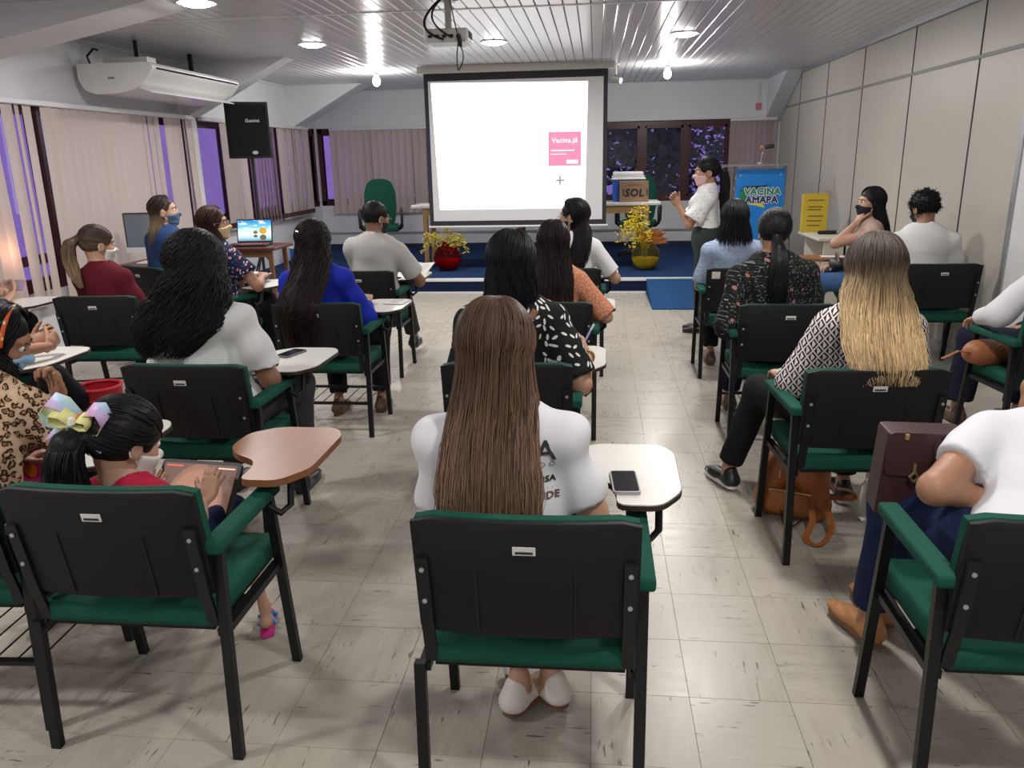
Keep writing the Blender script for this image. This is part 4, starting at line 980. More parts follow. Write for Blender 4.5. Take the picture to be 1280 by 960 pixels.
def build_hair(p, R, c, hs, H, vox):
    """H: style dict. base volume + strands. fall: list of (x,y,z offset from head centre in person axes, wx, wy)"""
    rng = np.random.default_rng(H.get('seed', 1)); infl = H.get('infl', .012); col0 = np.array(H['c0']); col1 = np.array(H.get('c1', H['c0']))
    hl = lambda q: R @ (V3(q) * hs) + c
    fall = H.get('fall', []); pr = [ell(hl(SKC + V3(0, -.004, .002)), (SKR + infl - (.009 if fall and H.get('n') else 0)) * hs, .01, R)]
    tail = H.get('tail', [])
    hr = lambda q: V3(q[:3]) * hs + c
    clips = []
    face = [ell(hl((0, .118, -.052)), V3(.076, .098, .104) * hs, .012, R, 's')]
    if not H.get('noear'): face += [ell(hl((s * .086, .012, -.036)), V3(.03, .032, .045) * hs, .01, R, 's') for s in (-1, 1)]
    face += [ell(hl((0, .01, -.115)), V3(.07, .09, .07) * hs, .01, R, 's')] if not fall or H.get('short') else []
    if fall:
        f2 = list(fall[:-1]); l0 = f2[-2] if len(f2) > 1 else (0, -.02, .02, .08, .08); f2[-1] = tuple(.55 * x + .45 * y for x, y in zip(l0, f2[-1])); f2[-1] = f2[-1][:3] + (f2[-1][3] * .55, f2[-1][4] * .55)
        pts = [(0, -.02, .02, SKR[0] + infl, SKR[1] * .9)] + f2
        for a, b in list(zip(pts[:-1], pts[1:]))[:2]:
            pr.append(cone(hr(a), hr(b), a[3] * .74 * hs, b[3] * .74 * hs, .02, ((0, 1, 0), max(.2, .36 * (a[4] / a[3] + b[4] / b[3])))))
    if tail:
        tl_ = [hl(tail[0][:3])] + [hr(q) for q in tail[1:]]
        for (a, qa), (b, qb) in zip(zip(tl_[:-1], tail[:-1]), zip(tl_[1:], tail[1:])): pr.append(cone(a, b, qa[3] * .92 * hs, qb[3] * .92 * hs, .012, ((0, 1, 0), .75)))
    am = H.get('noise', .0); fq = H.get('freq', 60)
    nz = (lambda X, Y, Z: am * (np.sin(X * fq + 2 * np.sin(Z * fq * .7)) * np.sin(Y * fq * 1.1 + 1.3 * np.sin(X * fq * .6)) * np.sin(Z * fq * .9 + 1))) if am else None
    P, F = mesh_sdf(pr, vox, noise=nz, smooth=1, cuts=face)
    zt = c[2] + .13 * hs; zb = min([hr(q)[2] for q in list(fall) + list(tail[1:])] + [c[2] - .08])
    g = H.get('grad', (.25, .7))
    def tint(z): 
        u = np.clip(((zt - z) / (zt - zb + 1e-6) - g[0]) / (g[1] - g[0]), 0, 1); return col0 + (col1 - col0) * u[..., None]
    cols = [tint(P[:, 2]) * .9]; PF = [(P, F)]
    nl = H.get('n', 0)
    if nl:
        m = H.get('m', 14); r0 = H.get('r', .0035)
        if fall:
            th0 = rng.uniform(-math.pi, math.pi, nl); amax = math.radians(H.get('amax', 115)); th1 = th0 * amax / math.pi
            keys = []
            lift = infl + rng.uniform(-.002, .007, nl)
            for ph, w in ((86, .05), (70, .2), (50, .45), (24, .75), (-2, .95), (-22, 1.0)):
                th = th0 * (1 - w) + th1 * w; e = math.radians(ph)
                loc = SKC + np.stack([math.cos(e) * np.sin(th), -math.cos(e) * np.cos(th), np.full(nl, math.sin(e))], 1) * (SKR[None] + lift[:, None] - (.005 if ph > 80 else 0))
                if ph > 80:
                    dk_ = np.stack([.10 * np.sin(th0), np.where(np.cos(th0) < 0, -.55, .10) * np.cos(th0), np.ones(nl)], 1); dk_ /= np.linalg.norm(dk_, axis=1, keepdims=True); loc = SKC + dk_ * (SKR[None] + lift[:, None] - .003)
                keys.append((loc * hs) @ R.T + c)
            if H.get('part'):        # lift a parting line on the crown
                pass
            cut = rng.uniform(.80, 1.0, nl)
            for q in fall:
                rr = 1 + rng.normal(0, .05, nl)
                keys.append(hr(q)[None] + np.stack([q[3] * np.sin(th1) * rr, -q[4] * np.cos(th1) * rr, rng.normal(0, .004, nl)], 1) * hs)
            path = catmull(np.stack(keys, 1), 40)
            # trim lengths
            ti = np.linspace(0, 1, m)[None, :] ** 1.45 * (cut[:, None]) * 39; i0 = np.floor(ti).astype(int); fr_ = (ti - i0)[..., None]; ar = np.arange(nl)[:, None]
            path = path[ar, i0] * (1 - fr_) + path[ar, np.minimum(i0 + 1, 39)] * fr_
        else:
            path = None
        if tail:
            tn = nl if not fall else nl // 2; a = rng.uniform(0, 2 * math.pi, tn); rr = np.sqrt(rng.uniform(.3, 1, tn))
            keys = [ctr[None] + np.stack([np.sin(a), np.cos(a) * .75, np.zeros(tn)], 1) * (q[3] * rr[:, None]) * hs for ctr, q in zip(tl_, tail)]
            tp = catmull(np.stack(keys, 1), m); path = tp if path is None else np.concatenate([path, tp])
        cn = H.get('cap', nl if not fall else 0)
        if cn:
            dv = rng.normal(size=(cn * 3, 3)); dv /= np.linalg.norm(dv, axis=1, keepdims=True)
            def pos_(d_, k): return SKC + V3(0, -.004, .002) + d_ * (SKR + infl + k)
            def bad(q):
                b1 = (((q - V3(0, .118, -.052)) / V3(.076, .098, .104)) ** 2).sum(-1) < 1; b2 = (((np.abs(q) * V3(1, 0, 0) + q * V3(0, 1, 1) - V3(.086, .012, -.036)) / V3(.03, .032, .045)) ** 2).sum(-1) < 1
                return b1 | b2 | (q[..., 2] < -.055)
            if tail:
                e_ = unit(V3(tail[0][:3]) - SKC); w_ = np.linspace(0, 1, m)[None, :, None]; dd_ = dv[:, None] * (1 - w_) + e_ * w_; dd_ /= np.linalg.norm(dd_, axis=2, keepdims=True) + 1e-6
                cp = pos_(dd_, rng.uniform(-.002, .002, (len(dv), 1, 1)))
            else:
                w_ = np.linspace(0, 1, m)[None, :, None]; L_ = H.get('tuft', .014); cp = pos_(dv[:, None], w_ * L_ * .5 - .002) + w_ * L_ * (rng.normal(0, .5, (len(dv), 1, 3)) + V3(0, 0, -.3))
            ok = ~bad(cp[:, :max(1, m // 2)]).any(1); cp = cp[ok][:cn]; cp = (cp * hs) @ R.T + c
            path = cp if path is None else np.concatenate([path, cp]); ncap = len(cp)
        else: ncap = 0
        N = len(path); t = np.linspace(0, 1, m)[None, :]
        wav = H.get('wave', .004); wf = H.get('wf', 2.0); ph = rng.uniform(0, 6.28, (N, 1)); fq_ = wf * rng.uniform(.7, 1.3, (N, 1)); ramp_ = np.clip(t * 2.2 - .25, .0, 1) * np.where(np.arange(N) < N - ncap, 1., .12)[:, None]
        path = path + np.stack([np.sin(fq_ * 6.28 * t + ph) * wav * ramp_, np.cos(fq_ * 6.28 * t + ph) * wav * ramp_ * .8, np.zeros((N, m))], -1)
        rad = r0 * rng.uniform(.6, 1.3, (N, 1)) * (1 - .75 * t ** 3) * np.clip(t * 9 + .25, 0, 1)
        cl = tint(path[..., 2]) * rng.uniform(.65, 1.35, (N, 1, 1))
        lp, lf, lc = lock_mesh(path, rad, cl); PF.append((lp, lf)); cols.append(lc)
    P, F = join(*PF); C = np.clip(np.concatenate(cols), 0, 1); C = np.concatenate([C, np.ones((len(C), 1))], 1)
    return link('hair', np_mesh('hair', P, F, M_hair, col=C), p)
def wrinkle(amp, seed=0., f=34.):
    def fn(X, Y, Z): return amp * (np.sin(Z * f + 3 * np.sin(X * 9 + seed) + seed) * (.6 + .4 * np.sin(X * 17 + Y * 13 + seed * 2)) + .5 * np.sin(X * f * .8 + Z * 21 + 2 * np.sin(Y * 11 + seed)))
    return fn
PEOPLE = {}
def person(key, label, loc, rz=0, s=1., w=1., pelvis=(0, .235, .555), lf=0, ls=0, tw=0, hy=0, hp=0, hr=0, hfwd=0, LA=None, RA=None, LH=None, RH=None, lpole=(-.5, -.35, -1), rpole=(.5, -.35, -1),
           knees=None, ankles=None, toes=(6, -6), toedir=None, skin='tan', top=None, bottom=None, shoe=None, hair=None, mask=None, glasses=False, vox=.011, hs=1., hvox=.005, hand_vox=.0042, curl=(.5, .5), hands='LR', female=True, group='people in the lecture room', stand=False, extra=None):
    root = thing('person', label, 'person', loc, math.radians(rz), group)
    sk = SK[skin]
    Pv = V3(pelvis); B = rotm(0, -lf, ls); u = B @ V3(0, 0, 1); Tw = B @ rotm(tw); rt = Tw @ V3(1, 0, 0); fw = Tw @ V3(0, 1, 0)
    waist = Pv + u * .15 * s; chest = Pv + u * .31 * s + fw * .005; neckb = Pv + u * .445 * s - fw * .005; sh = Pv + u * .395 * s - fw * .005
    R = rotm(hy, -hp, hr); hc = neckb + (u * .075 + V3(0, 1, 0) * (.02 + hfwd) + V3(0, 0, .065)) * (.4 + .6 * s)
    SL = sh - rt * .150 * s * w - u * .036 * s; SR = sh + rt * .150 * s * w - u * .036 * s
    l1, l2 = .275 * s, .235 * s
    LA = V3(LA) if LA is not None else V3(-.11, .50, .62); RA = V3(RA) if RA is not None else V3(.11, .50, .62)
    EL, LA = ik(SL, LA, l1, l2, V3(lpole)); ER, RA = ik(SR, RA, l1, l2, V3(rpole))
    kn = [V3(q) for q in (knees or ((-.13, .64, .545), (.13, .64, .545)))]; an = [V3(q) for q in (ankles or ((-.13, .62, .10), (.13, .62, .10)))]
    HJ = [Pv + rt * sgn * .092 * s * w + V3(0, .01, -.02) for sgn in (-1, 1)]
    if stand: HJ = [Pv + rt * sgn * .085 * s * w + V3(0, 0, -.03) for sgn in (-1, 1)]
    FL = (fw, .68)
    def torso(e):
        q = [cone(waist, chest, (.122 * w + e) * s, (.148 * w + e) * s, .05, FL), cone(Pv - rt * .05 * w * s, Pv + rt * .05 * w * s, (.118 * w + e) * s, (.118 * w + e) * s, .06, (fw, .85)), cone(Pv, waist, (.148 * w + e) * s, (.122 * w + e) * s, .05, (fw, .78)),
             cone(SL * .97 + sh * .03, sh, (.050 + e) * s, (.066 + e) * s, .05), cone(SR * .97 + sh * .03, sh, (.050 + e) * s, (.066 + e) * s, .05), cone(sh - rt * .05 * s, neckb + V3(0, 0, -.005), (.062 + e) * s, (.048 + e) * s, .04), cone(sh + rt * .05 * s, neckb + V3(0, 0, -.005), (.062 + e) * s, (.048 + e) * s, .04)]
        if female: q += [ell(chest + fw * .085 * s + rt * x * s - u * .01, V3(.068, .058, .068) * s + e, .05) for x in (-.068, .068)]
        return q
    def limb(e, kind):
        if kind == 'arms': return [cone(SL, EL, (.047 * w + e) * s, (.037 * w + e) * s, .03), cone(EL, LA, (.038 * w + e) * s, (.024 + e) * s, .02), cone(SR, ER, (.047 * w + e) * s, (.037 * w + e) * s, .03), cone(ER, RA, (.038 * w + e) * s, (.024 + e) * s, .02)]
        q = []
        for i in (0, 1): q += [cone(HJ[i], kn[i], (.084 * w + e) * s, (.056 * w + e) * s, .05), cone(kn[i], kn[i] * .6 + an[i] * .4 + V3(0, -.012, 0), (.054 * w + e) * s, (.052 + e) * s, .03), cone(kn[i] * .6 + an[i] * .4 + V3(0, -.012, 0), an[i], (.052 + e) * s, (.034 + e) * s, .03)]
        return q
    neck = cone(neckb - u * .03, hc + R @ (V3(0, -.022, -.055) * hs), .055 * s ** .5, .052 * hs, .03)
    hl = lambda q: R @ (V3(q) * hs) + hc
    td = toedir or ((0, 1, 0), (0, 1, 0)); feet = []
    for i in (0, 1):
        f_ = unit(td[i]); a = an[i]; feet += [cone(a, a - f_ * .015 + V3(0, 0, -.05), .034 * s, .032 * s, .02), cone(a - f_ * .02 + V3(0, 0, -.055), a + f_ * .115 * s + V3(0, 0, -.068), .032 * s, .028 * s, .03, ((0, 0, 1), .75)), cone(a + f_ * .10 * s + V3(0, 0, -.07), a + f_ * .15 * s + V3(0, 0, -.075), .034 * s, .026 * s, .02, ((0, 0, 1), .55))]
    skin_e = 0 if not top else -.002
    bodyP = mesh_sdf(torso(-.004) + limb(-.0, 'arms') + limb(-.014 if bottom and bottom.get('len', .96) > .9 else -.002, 'legs') + [neck] + feet, vox)
    def head_prims(e=0):
        return [ell(hl(SKC), (V3(.074, .094, .088) + e) * hs, .03, R), ell(hl((0, .030, -.035)), (V3(.058, .062, .085) + e) * hs, .03, R), ell(hl((0, .050, -.094)), (V3(.032, .032, .026) + e) * hs, .035, R),
                cone(hl((0, .086, .006)), hl((0, .107, -.030)), (.008 + e) * hs, (.0135 + e) * hs, .014), cone(hl((-.036, .076, .028)), hl((.036, .076, .028)), (.012 + e) * hs, (.012 + e) * hs, .02),
                ell(hl((-.036, .062, -.03)), (V3(.025, .025, .026) + e) * hs, .025, R), ell(hl((.036, .062, -.03)), (V3(.025, .025, .026) + e) * hs, .025, R), cone(hl((-.017, .088, -.060)), hl((.017, .088, -.060)), (.009 + e) * hs, (.009 + e) * hs, .012)]
    ears = [ell(hl((x * .078, -.004, -.012)), V3(.011, .021, .032) * hs, .008, R) for x in (-1, 1)]
    sock = [ell(hl((x * .031, .105, .008)), V3(.019, .022, .014) * hs, .01, R, 's') for x in (-1, 1)] + [ell(hl((x * .090, .0, -.012)), V3(.007, .012, .020) * hs, .006, R, 's') for x in (-1, 1)]
    headP = mesh_sdf(head_prims() + ears + [neck], hvox, cuts=sock)
    hp_ = []
    hd = {}
    for nm, wr, el, sd, spec, cu in (('L', LA, EL, -1, LH, curl[0]), ('R', RA, ER, 1, RH, curl[1])):
        if nm not in hands: continue
        d, n = spec if spec else (unit(wr - el), V3(0, -.2, -1))
        hp_.append(mesh_sdf(hand_prims(wr, V3(d), V3(n), sd, cu, s=max(.8, s) * (.95 if female else 1.08)), hand_vox))
    P, F = join(bodyP, headP, *hp_)
    body = link('body', np_mesh('body', P, F, sk), root)
    # eyes and brows
    for x in (-1, 1):
        em = MB()
        for q, r_, mi in (((x * .031, .080, .007), .0125, 0), ((x * .031, .0885, .007), .0065, 1)):
            v = []; nlat = 8
            for i in range(nlat + 1):
                for k in range(10): a = math.pi * i / nlat; b_ = 2 * math.pi * k / 10; v.append(hl(V3(q) + r_ * V3(math.sin(a) * math.cos(b_), math.sin(a) * math.sin(b_), math.cos(a))))
            em.add(v, [(i * 10 + k, (i + 1) * 10 + k, (i + 1) * 10 + (k + 1) % 10, i * 10 + (k + 1) % 10) for i in range(nlat) for k in range(10)], mi)
        em.obj('eye', [M_eyew, M_iris], root, True)
        MB().tube([hl((x * .013, .094, .026)), hl((x * .030, .0925, .031)), hl((x * .050, .078, .026))], [.003 * hs, .0032 * hs, .0015 * hs], 5).obj('eyebrow', mat('dark_brow_hair', (.015, .010, .008), .7), root, True)
    # clothes
    if top:
        e = top.get('e', .010); sl_ = top.get('sleeve', .6); fl = top.get('flare', .012); q = torso(e); q[0] = q[0]
        for S_, E_, W_ in ((SL, EL, LA), (SR, ER, RA)):
            if sl_ <= 0: continue
            t = min(sl_, 1.); end = S_ + (E_ - S_) * t; dr_ = unit(E_ - S_)
            q.append(cone(S_, S_ + (E_ - S_) * min(1, t + .12), (.046 * w + e) * s, (.046 * w - .008 * t + e + fl) * s, .03, None, (end, dr_) if sl_ <= 1 else None))
            if sl_ > 1: 
                en = E_ + (W_ - E_) * (sl_ - 1); q.append(cone(E_, E_ + (W_ - E_) * min(1.05, sl_ - 1 + .1), (.042 * w + e) * s, (.030 + e) * s, .02, None, (en, unit(W_ - E_))))
        nk = [cone(neckb - u * .01 + fw * top.get('nf', .01), hc, (.060 + top.get('neck', 0)) * s ** .5, .075 * hs, .008)]; nk = [(nk[0][0], nk[0][1], nk[0][2], .008, 's')]
        hem = Pv + u * top.get('hem', -.03) * s
        P, F = mesh_sdf(q, top.get('vox', vox * .85), clips=[(hem, -u if not stand else V3(0, 0, -1))], noise=wrinkle(top.get('wr', .0028), top.get('seed', 1.)), cuts=nk)
        so = link(top.get('name', 'shirt'), np_mesh('shirt', P, F, top['m']), root); hd['shirt'] = so
    if bottom:
        L = bottom.get('len', .96); e = bottom.get('e', .010)
        q = [cone(Pv - rt * .05 * w * s, Pv + rt * .05 * w * s, (.121 * w + e) * s, (.121 * w + e) * s, .06, (fw, .87)), cone(Pv, waist, (.150 * w + e) * s, (.125 * w + e) * s, .05, (fw, .79))]
        for i in (0, 1):
            q.append(cone(HJ[i], kn[i], (.085 * w + e) * s, (.058 * w + e) * s, .05))
            if L > .5: en = kn[i] + (an[i] - kn[i]) * (L - .5) * 2; q.append(cone(kn[i], kn[i] + (an[i] - kn[i]) * min(1., (L - .5) * 2 + .1), (.058 * w + e) * s, (bottom.get('cuff', .048) + e) * s, .04, None, (en, unit(an[i] - kn[i]))))
        P, F = mesh_sdf(q, vox, clips=[(V3(0, 0, Pv[2] + bottom.get('rise', .09) * s + .015), (0, 0, 1))], noise=wrinkle(.003, 2.2, 26.))
        link(bottom.get('name', 'trousers'), np_mesh('trousers', P, F, bottom['m']), root)
    if shoe:
        for i in (0, 1):
            f_ = unit(td[i]); a = an[i]; lat = np.cross(f_, V3(0, 0, 1)); zt = shoe.get('top', -.02); ee = .006
            q = [cone(a - f_ * .03 + V3(0, 0, -.06), a - f_ * .018 + V3(0, 0, zt), .036 * s, .034 * s, .02), cone(a - f_ * .03 + V3(0, 0, -.062), a + f_ * .11 * s + V3(0, 0, -.066), .038 * s, .036 * s, .03, ((0, 0, 1), .8)), cone(a + f_ * .09 * s + V3(0, 0, -.07), a + f_ * .165 * s + V3(0, 0, -.075), .038 * s, .029 * s, .02, ((0, 0, 1), .6))]
            cu = [ell(a + f_ * .03 + V3(0, 0, -.005), (.05, .03, .035), .01, rotm(math.degrees(math.atan2(f_[1], f_[0]))), 's')] if shoe.get('low') else []
            P, F = mesh_sdf(q, .006, clips=[(a + V3(0, 0, -.083), (0, 0, -1))], cuts=cu); so_ = link('shoe', np_mesh('shoe', P, F, shoe['m']), root)
            out = [(a + f_ * t * s + lat * wd * s)[:2] for t, wd in ((-.068, 0), (-.055, .028), (0, .034), (.08, .036), (.13, .038), (.175, .024), (.195, 0), (.175, -.024), (.13, -.036), (.08, -.034), (0, -.034), (-.055, -.028))]
            MB().prism(rounded([tuple(x) for x in out], .02, 2), max(.002, a[2] - .098), a[2] - .074 + shoe.get('lift', 0), 'z').obj('sole', shoe.get('sole', shoe['m']), so_, True)
    if hair: build_hair(root, R, hc, hs, hair, hair.get('vox', .008))
    if mask:
        q = head_prims(.007)
        def box(X, Y, Z, R=R, c=hc):
            dx, dy, dz = X - c[0], Y - c[1], Z - c[2]; lx, ly, lz = [(dx * R[0, i] + dy * R[1, i] + dz * R[2, i]) / hs for i in range(3)]
            top_ = -.012 - .25 * np.abs(lx) * 1.0 + 0 * ly; return np.maximum(np.maximum(lz - top_, -.118 - lz + .35 * np.abs(lx)), .022 - ly + 0 * lx)
        P, F = mesh_sdf(q, hvox * .9, noise=None, cuts=[(lambda X, Y, Z: -box(X, Y, Z) * hs, hc - .2, hc + .2, .004, 's')])
        mo_ = link('face_mask', np_mesh('face_mask', P, F, mask), root)
        for x in (-1, 1):
            for z in (-.02, -.075): MB().tube([hl((x * .052, .035, z)), hl((x * .070, .010, z * .6)), hl((x * .083, -.018, -.012 + (.02 if z > -.05 else -.02))), hl((x * .081, -.026, -.012))], .0022, 4).obj('ear_loop', M_plw, mo_, True)
    if glasses:
        gmb = MB()
        for x in (-1, 1):
            gmb.tube([hl((x * .031 + .021 * math.cos(a * .524), .105, .004 + .016 * math.sin(a * .524))) for a in range(13)], .0018, 5); gmb.tube([hl((x * .052, .104, .008)), hl((x * .078, .05, .008)), hl((x * .08, -.01, .004))], .0018, 5)
        gmb.tube([hl((-.010, .107, .006)), hl((.010, .107, .006))], .0018, 5); gmb.obj('glasses', mat('thin_glasses_frame', (.25, .23, .22), .3, metal=.6), root, True)
    hd.update(root=root, head=hc, R=R, hl=hl, LA=LA, RA=RA, sh=sh, Pv=Pv, u=u, fw=fw, rt=rt, hs=hs)
    PEOPLE[key] = hd
    return hd
# ------------------------------------------------------------------ clothing materials
def cloth(name, c, rough=.85, var=.06): return mat(name, c, rough, var=var, scale=12, spec=.2, bump=.05, bscale=400)
def blobs(name, base, layers, rough=.85):
    """printed cloth: scattered rotated motifs. layer = (cells per metre, colour, size, aspect, share, seed)"""
    t = NT(name).set(rough, spec=.2); x, y, z = t.sep(t.coord()); u = t.math('MULTIPLY_ADD', y, .8, x)
    c = base if isinstance(base, bpy.types.NodeSocket) else base
    cur = t.mix(t.noise(t.coord(), 25, 2), tuple(v * .85 for v in base), tuple(min(1, v * 1.15) for v in base))
    for sc_, col, size, asp, share, seed in layers:
        p = t.comb(t.math('MULTIPLY_ADD', u, sc_, seed), t.math('MULTIPLY_ADD', z, sc_, seed * 1.7), 0.)
        nd = t.n('ShaderNodeTexVoronoi', feature='F1', voronoi_dimensions='2D'); t.l(p, nd.inputs['Vector']); nd.inputs['Scale'].default_value = 1.; nd.inputs['Randomness'].default_value = .8
        dl = t.vmath('SUBTRACT', p, nd.outputs['Position']); r, g, b = t.sep(nd.outputs['Color'])
        vr = t.n('ShaderNodeVectorRotate', rotation_type='Z_AXIS'); t.l(dl, vr.inputs['Vector']); t.l(t.math('MULTIPLY', r, 6.28), vr.inputs['Angle'])
        dx, dy, dz = t.sep(vr.outputs[0]); q = t.comb(t.math('DIVIDE', dx, size), t.math('DIVIDE', dy, size * asp), 0.)
        L = t.vmath('LENGTH', q, out=1); m_ = t.math('MULTIPLY', t.math('LESS_THAN', L, 1.), t.math('LESS_THAN', g, share)); cur = t.mix(m_, cur, col)
    t.base(cur); return t.m
def leopard():
    t = NT('leopard_print').set(.85, spec=.2); x, y, z = t.sep(t.coord()); u = t.math('MULTIPLY_ADD', y, .8, x)
    w_ = t.noise(t.coord(), 40, 2, out='Color'); p = t.vmath('ADD', t.comb(t.math('MULTIPLY', u, 34.), t.math('MULTIPLY', z, 44.), 0.), t.vmath('MULTIPLY', w_, (1.1, 1.1, 0)))
    nd = t.n('ShaderNodeTexVoronoi', feature='F1', voronoi_dimensions='2D'); t.l(p, nd.inputs['Vector']); nd.inputs['Scale'].default_value = 1.
    d = nd.outputs['Distance']; ring = t.ramp(d, [(.0, (.20, .10, .05)), (.20, (.24, .12, .06)), (.24, (.012, .008, .007)), (.40, (.015, .01, .008)), (.44, (.50, .34, .22)), (1, (.58, .44, .32))])
    n2 = t.noise(t.coord(), 60, 1); t.base(t.mix(t.math('GREATER_THAN', n2, .60), ring, (.50, .34, .22))); return t.m
def lattice():
    t = NT('black_white_lattice_knit').set(.85, spec=.2); x, y, z = t.sep(t.coord()); u = t.math('MULTIPLY_ADD', t.math('ABSOLUTE', y), .55, t.math('ABSOLUTE', x)); k = 19.
    a = t.math('FRACT', t.math('MULTIPLY', t.math('ADD', t.math('MULTIPLY', u, 1.15), z), k)); b = t.math('FRACT', t.math('ADD', t.math('MULTIPLY', t.math('SUBTRACT', t.math('MULTIPLY', u, 1.15), z), k), 60.))
    ln = t.math('MAXIMUM', t.math('LESS_THAN', a, .17), t.math('LESS_THAN', b, .17))
    tri = t.math('MULTIPLY', t.math('MULTIPLY', t.math('GREATER_THAN', a, .38), t.math('GREATER_THAN', b, .38)), t.math('MULTIPLY', t.math('LESS_THAN', t.math('ADD', a, b), 1.45), t.math('LESS_THAN', t.math('MAXIMUM', a, b), .92)))
    t.base(t.mix(t.math('MAXIMUM', ln, tri), (.035, .015, .022), (.60, .56, .55))); return t.m
C_white = cloth('white_cotton', (.64, .64, .68), var=.02); C_white2 = cloth('soft_white_cotton', (.63, .63, .64), var=.02); C_grey = cloth('light_grey_cotton', (.42, .41, .395))
C_maroon = cloth('maroon_cotton', (.10, .008, .016)); C_blue = cloth('royal_blue_cloth', (.012, .025, .33)); C_denim = cloth('blue_denim', (.025, .055, .15), var=.2); C_dj = cloth('dark_blue_denim', (.010, .018, .06), var=.2); C_jl = cloth('mid_blue_denim', (.05, .11, .24), var=.2)
C_black = cloth('black_cloth', (.008, .008, .009)); C_dgrey = cloth('dark_grey_cloth', (.035, .035, .037)); C_ggreen = cloth('grey_green_trouser_cloth', (.028, .038, .034)); C_navy = cloth('navy_trouser_cloth', (.010, .012, .028))
C_leaf = blobs('black_white_leaf_print', (.010, .010, .011), [(27., (.62, .62, .60), .36, .40, .80, 3.1)])
C_flor = blobs('black_floral_print', (.010, .010, .011), [(38., (.16, .17, .17), .34, .22, .6, 1.3), (60., (.30, .30, .29), .24, .4, .25, 5.3), (13., (.36, .15, .14), .15, .8, .35, 2.2), (70., (.06, .08, .06), .4, .3, .5, 8.8)])
C_nflor = blobs('navy_floral_print', (.010, .014, .045), [(22., (.50, .20, .20), .26, .7, .45, 4.4), (30., (.58, .52, .46), .22, .6, .40, 7.7), (40., (.14, .17, .30), .25, .3, .4, 2.9)])
C_pale = blobs('pale_blue_print', (.26, .32, .45), [(60., (.12, .16, .30), .3, .4, .45, 3.3), (70., (.44, .50, .62), .3, .5, .5, 6.1)])
C_org = blobs('orange_white_print', (.52, .19, .10), [(46., (.66, .50, .42), .45, .16, .8, 2.5), (60., (.62, .44, .36), .4, .14, .5, 5.9)])
C_pres = blobs('white_blouse_small_print', (.64, .64, .63), [(34., (.05, .05, .06), .26, .22, .5, 1.1), (48., (.18, .18, .19), .22, .3, .35, 6.6)])
C_leo = leopard(); C_lat = lattice(); C_beige = cloth('beige_pink_knit', (.42, .30, .26)); C_skirt = blobs('bright_floral_skirt', (.40, .03, .14), [(14., (.65, .22, .02), .45, .6, .7, 2.4)])
C_red = cloth('red_cloth', (.38, .015, .05)); K_blue = mat('pale_blue_mask', (.28, .48, .68), .8, var=.04); K_white = mat('white_mask', (.62, .60, .57), .8, var=.03); K_black = mat('black_mask', (.012, .013, .022), .8); K_pink = mat('pink_mask', (.58, .36, .36), .8, var=.03); K_yel = mat('yellow_patterned_mask', (.58, .46, .27), .8, var=.2, scale=60); K_dblue = mat('steel_blue_mask', (.07, .13, .22), .8)
BLACKH = (.012, .011, .012); DARKH = (.022, .015, .012)
# ------------------------------------------------------------------ the people
def at(k, dx=0, dy=0): l = CH[k].location; return (l.x + dx, l.y + dy, 0)
SH_B = dict(m=mat('black_shoe_leather', (.012, .012, .013), .4))
SH_T = dict(m=mat('tan_leather', (.42, .19, .075), .5), low=True, sole=mat('dark_tan_sole', (.20, .09, .04), .6)); SH_W = dict(m=mat('white_shoe_leather', (.62, .58, .54), .5), low=True, sole=mat('brown_sole', (.15, .07, .045), .6)); SH_S = dict(m=MATS['black_shoe_leather'], sole=M_plw, lift=.008)
SH_BR = dict(m=mat('brown_strap_leather', (.10, .05, .03), .5), low=True)
# centre front: long straight brown hair
p9 = person('P9', 'woman with long straight brown hair in a white lettered tee', at('A'), pelvis=(-.065, .235, .555), s=1.0, ls=-3, hy=2, hp=6, skin='light', w=1.06,
    RA=(.14, .46, .745), LA=(-.15, .48, .63), rpole=(.36, -.35, -1), lpole=(-.28, -.3, -1), RH=((-.5, .8, 0), (0, 0, -1)),
    knees=((-.13, .60, .53), (.08, .60, .53)), ankles=((-.06, .36, .115), (.03, .40, .115)), toedir=((.55, .8, 0), (-.75, .6, 0)),
    top=dict(m=C_white, sleeve=.66, e=.010, flare=.010, wr=.009, vox=.008, hem=-.04), bottom=dict(m=C_dj), shoe=SH_W, vox=.010,
    hair=dict(c0=(.075, .042, .030), c1=(.195, .120, .082), n=1500, m=18, r=.0030, wave=.006, wf=1.3, infl=.014, amax=112, seed=3, grad=(.1, .8), noear=1,
              fall=[(0, -.045, -.11, .096, .085), (-.005, -.105, -.19, .106, .058), (-.005, -.155, -.29, .117, .040), (-.005, -.168, -.38, .119, .034), (-.005, -.165, -.46, .108, .028)]))
# girl with a bow
p2 = person('P2', 'little girl with a rainbow bow holding a tablet', at('B'), pelvis=(-.08, .20, .505), s=.53, hs=.97, lf=6, ls=-2, hy=-32, hp=22, skin='light', hfwd=.03, w=1.2,
    RA=(.05, .40, .60), LA=(-.22, .46, .58), rpole=(.9, -.5, -.7), RH=((.05, .72, .55), (-.35, .45, -.6)), LH=((.3, .8, .1), (.3, 0, 1)), curl=(.4, .32), knees=((-.18, .56, .50), (.06, .56, .50)), ankles=((-.14, .66, .12), (.105, .60, .10)), toedir=((0, 1, 0), (-.35, .9, 0)),
    top=dict(m=C_red, sleeve=.35), bottom=dict(m=C_dj, len=.36), hair=dict(c0=BLACKH, n=420, r=.0032, m=12, wave=.004, infl=.016, seed=5, noise=.003, fall=[], tail=[(-.040, -.095, .045, .030), (-.095, -.125, .025, .050), (-.110, -.135, -.06, .062), (-.105, -.125, -.14, .058), (-.10, -.11, -.22, .02)]), mask=K_white, vox=.009, hand_vox=.0036)
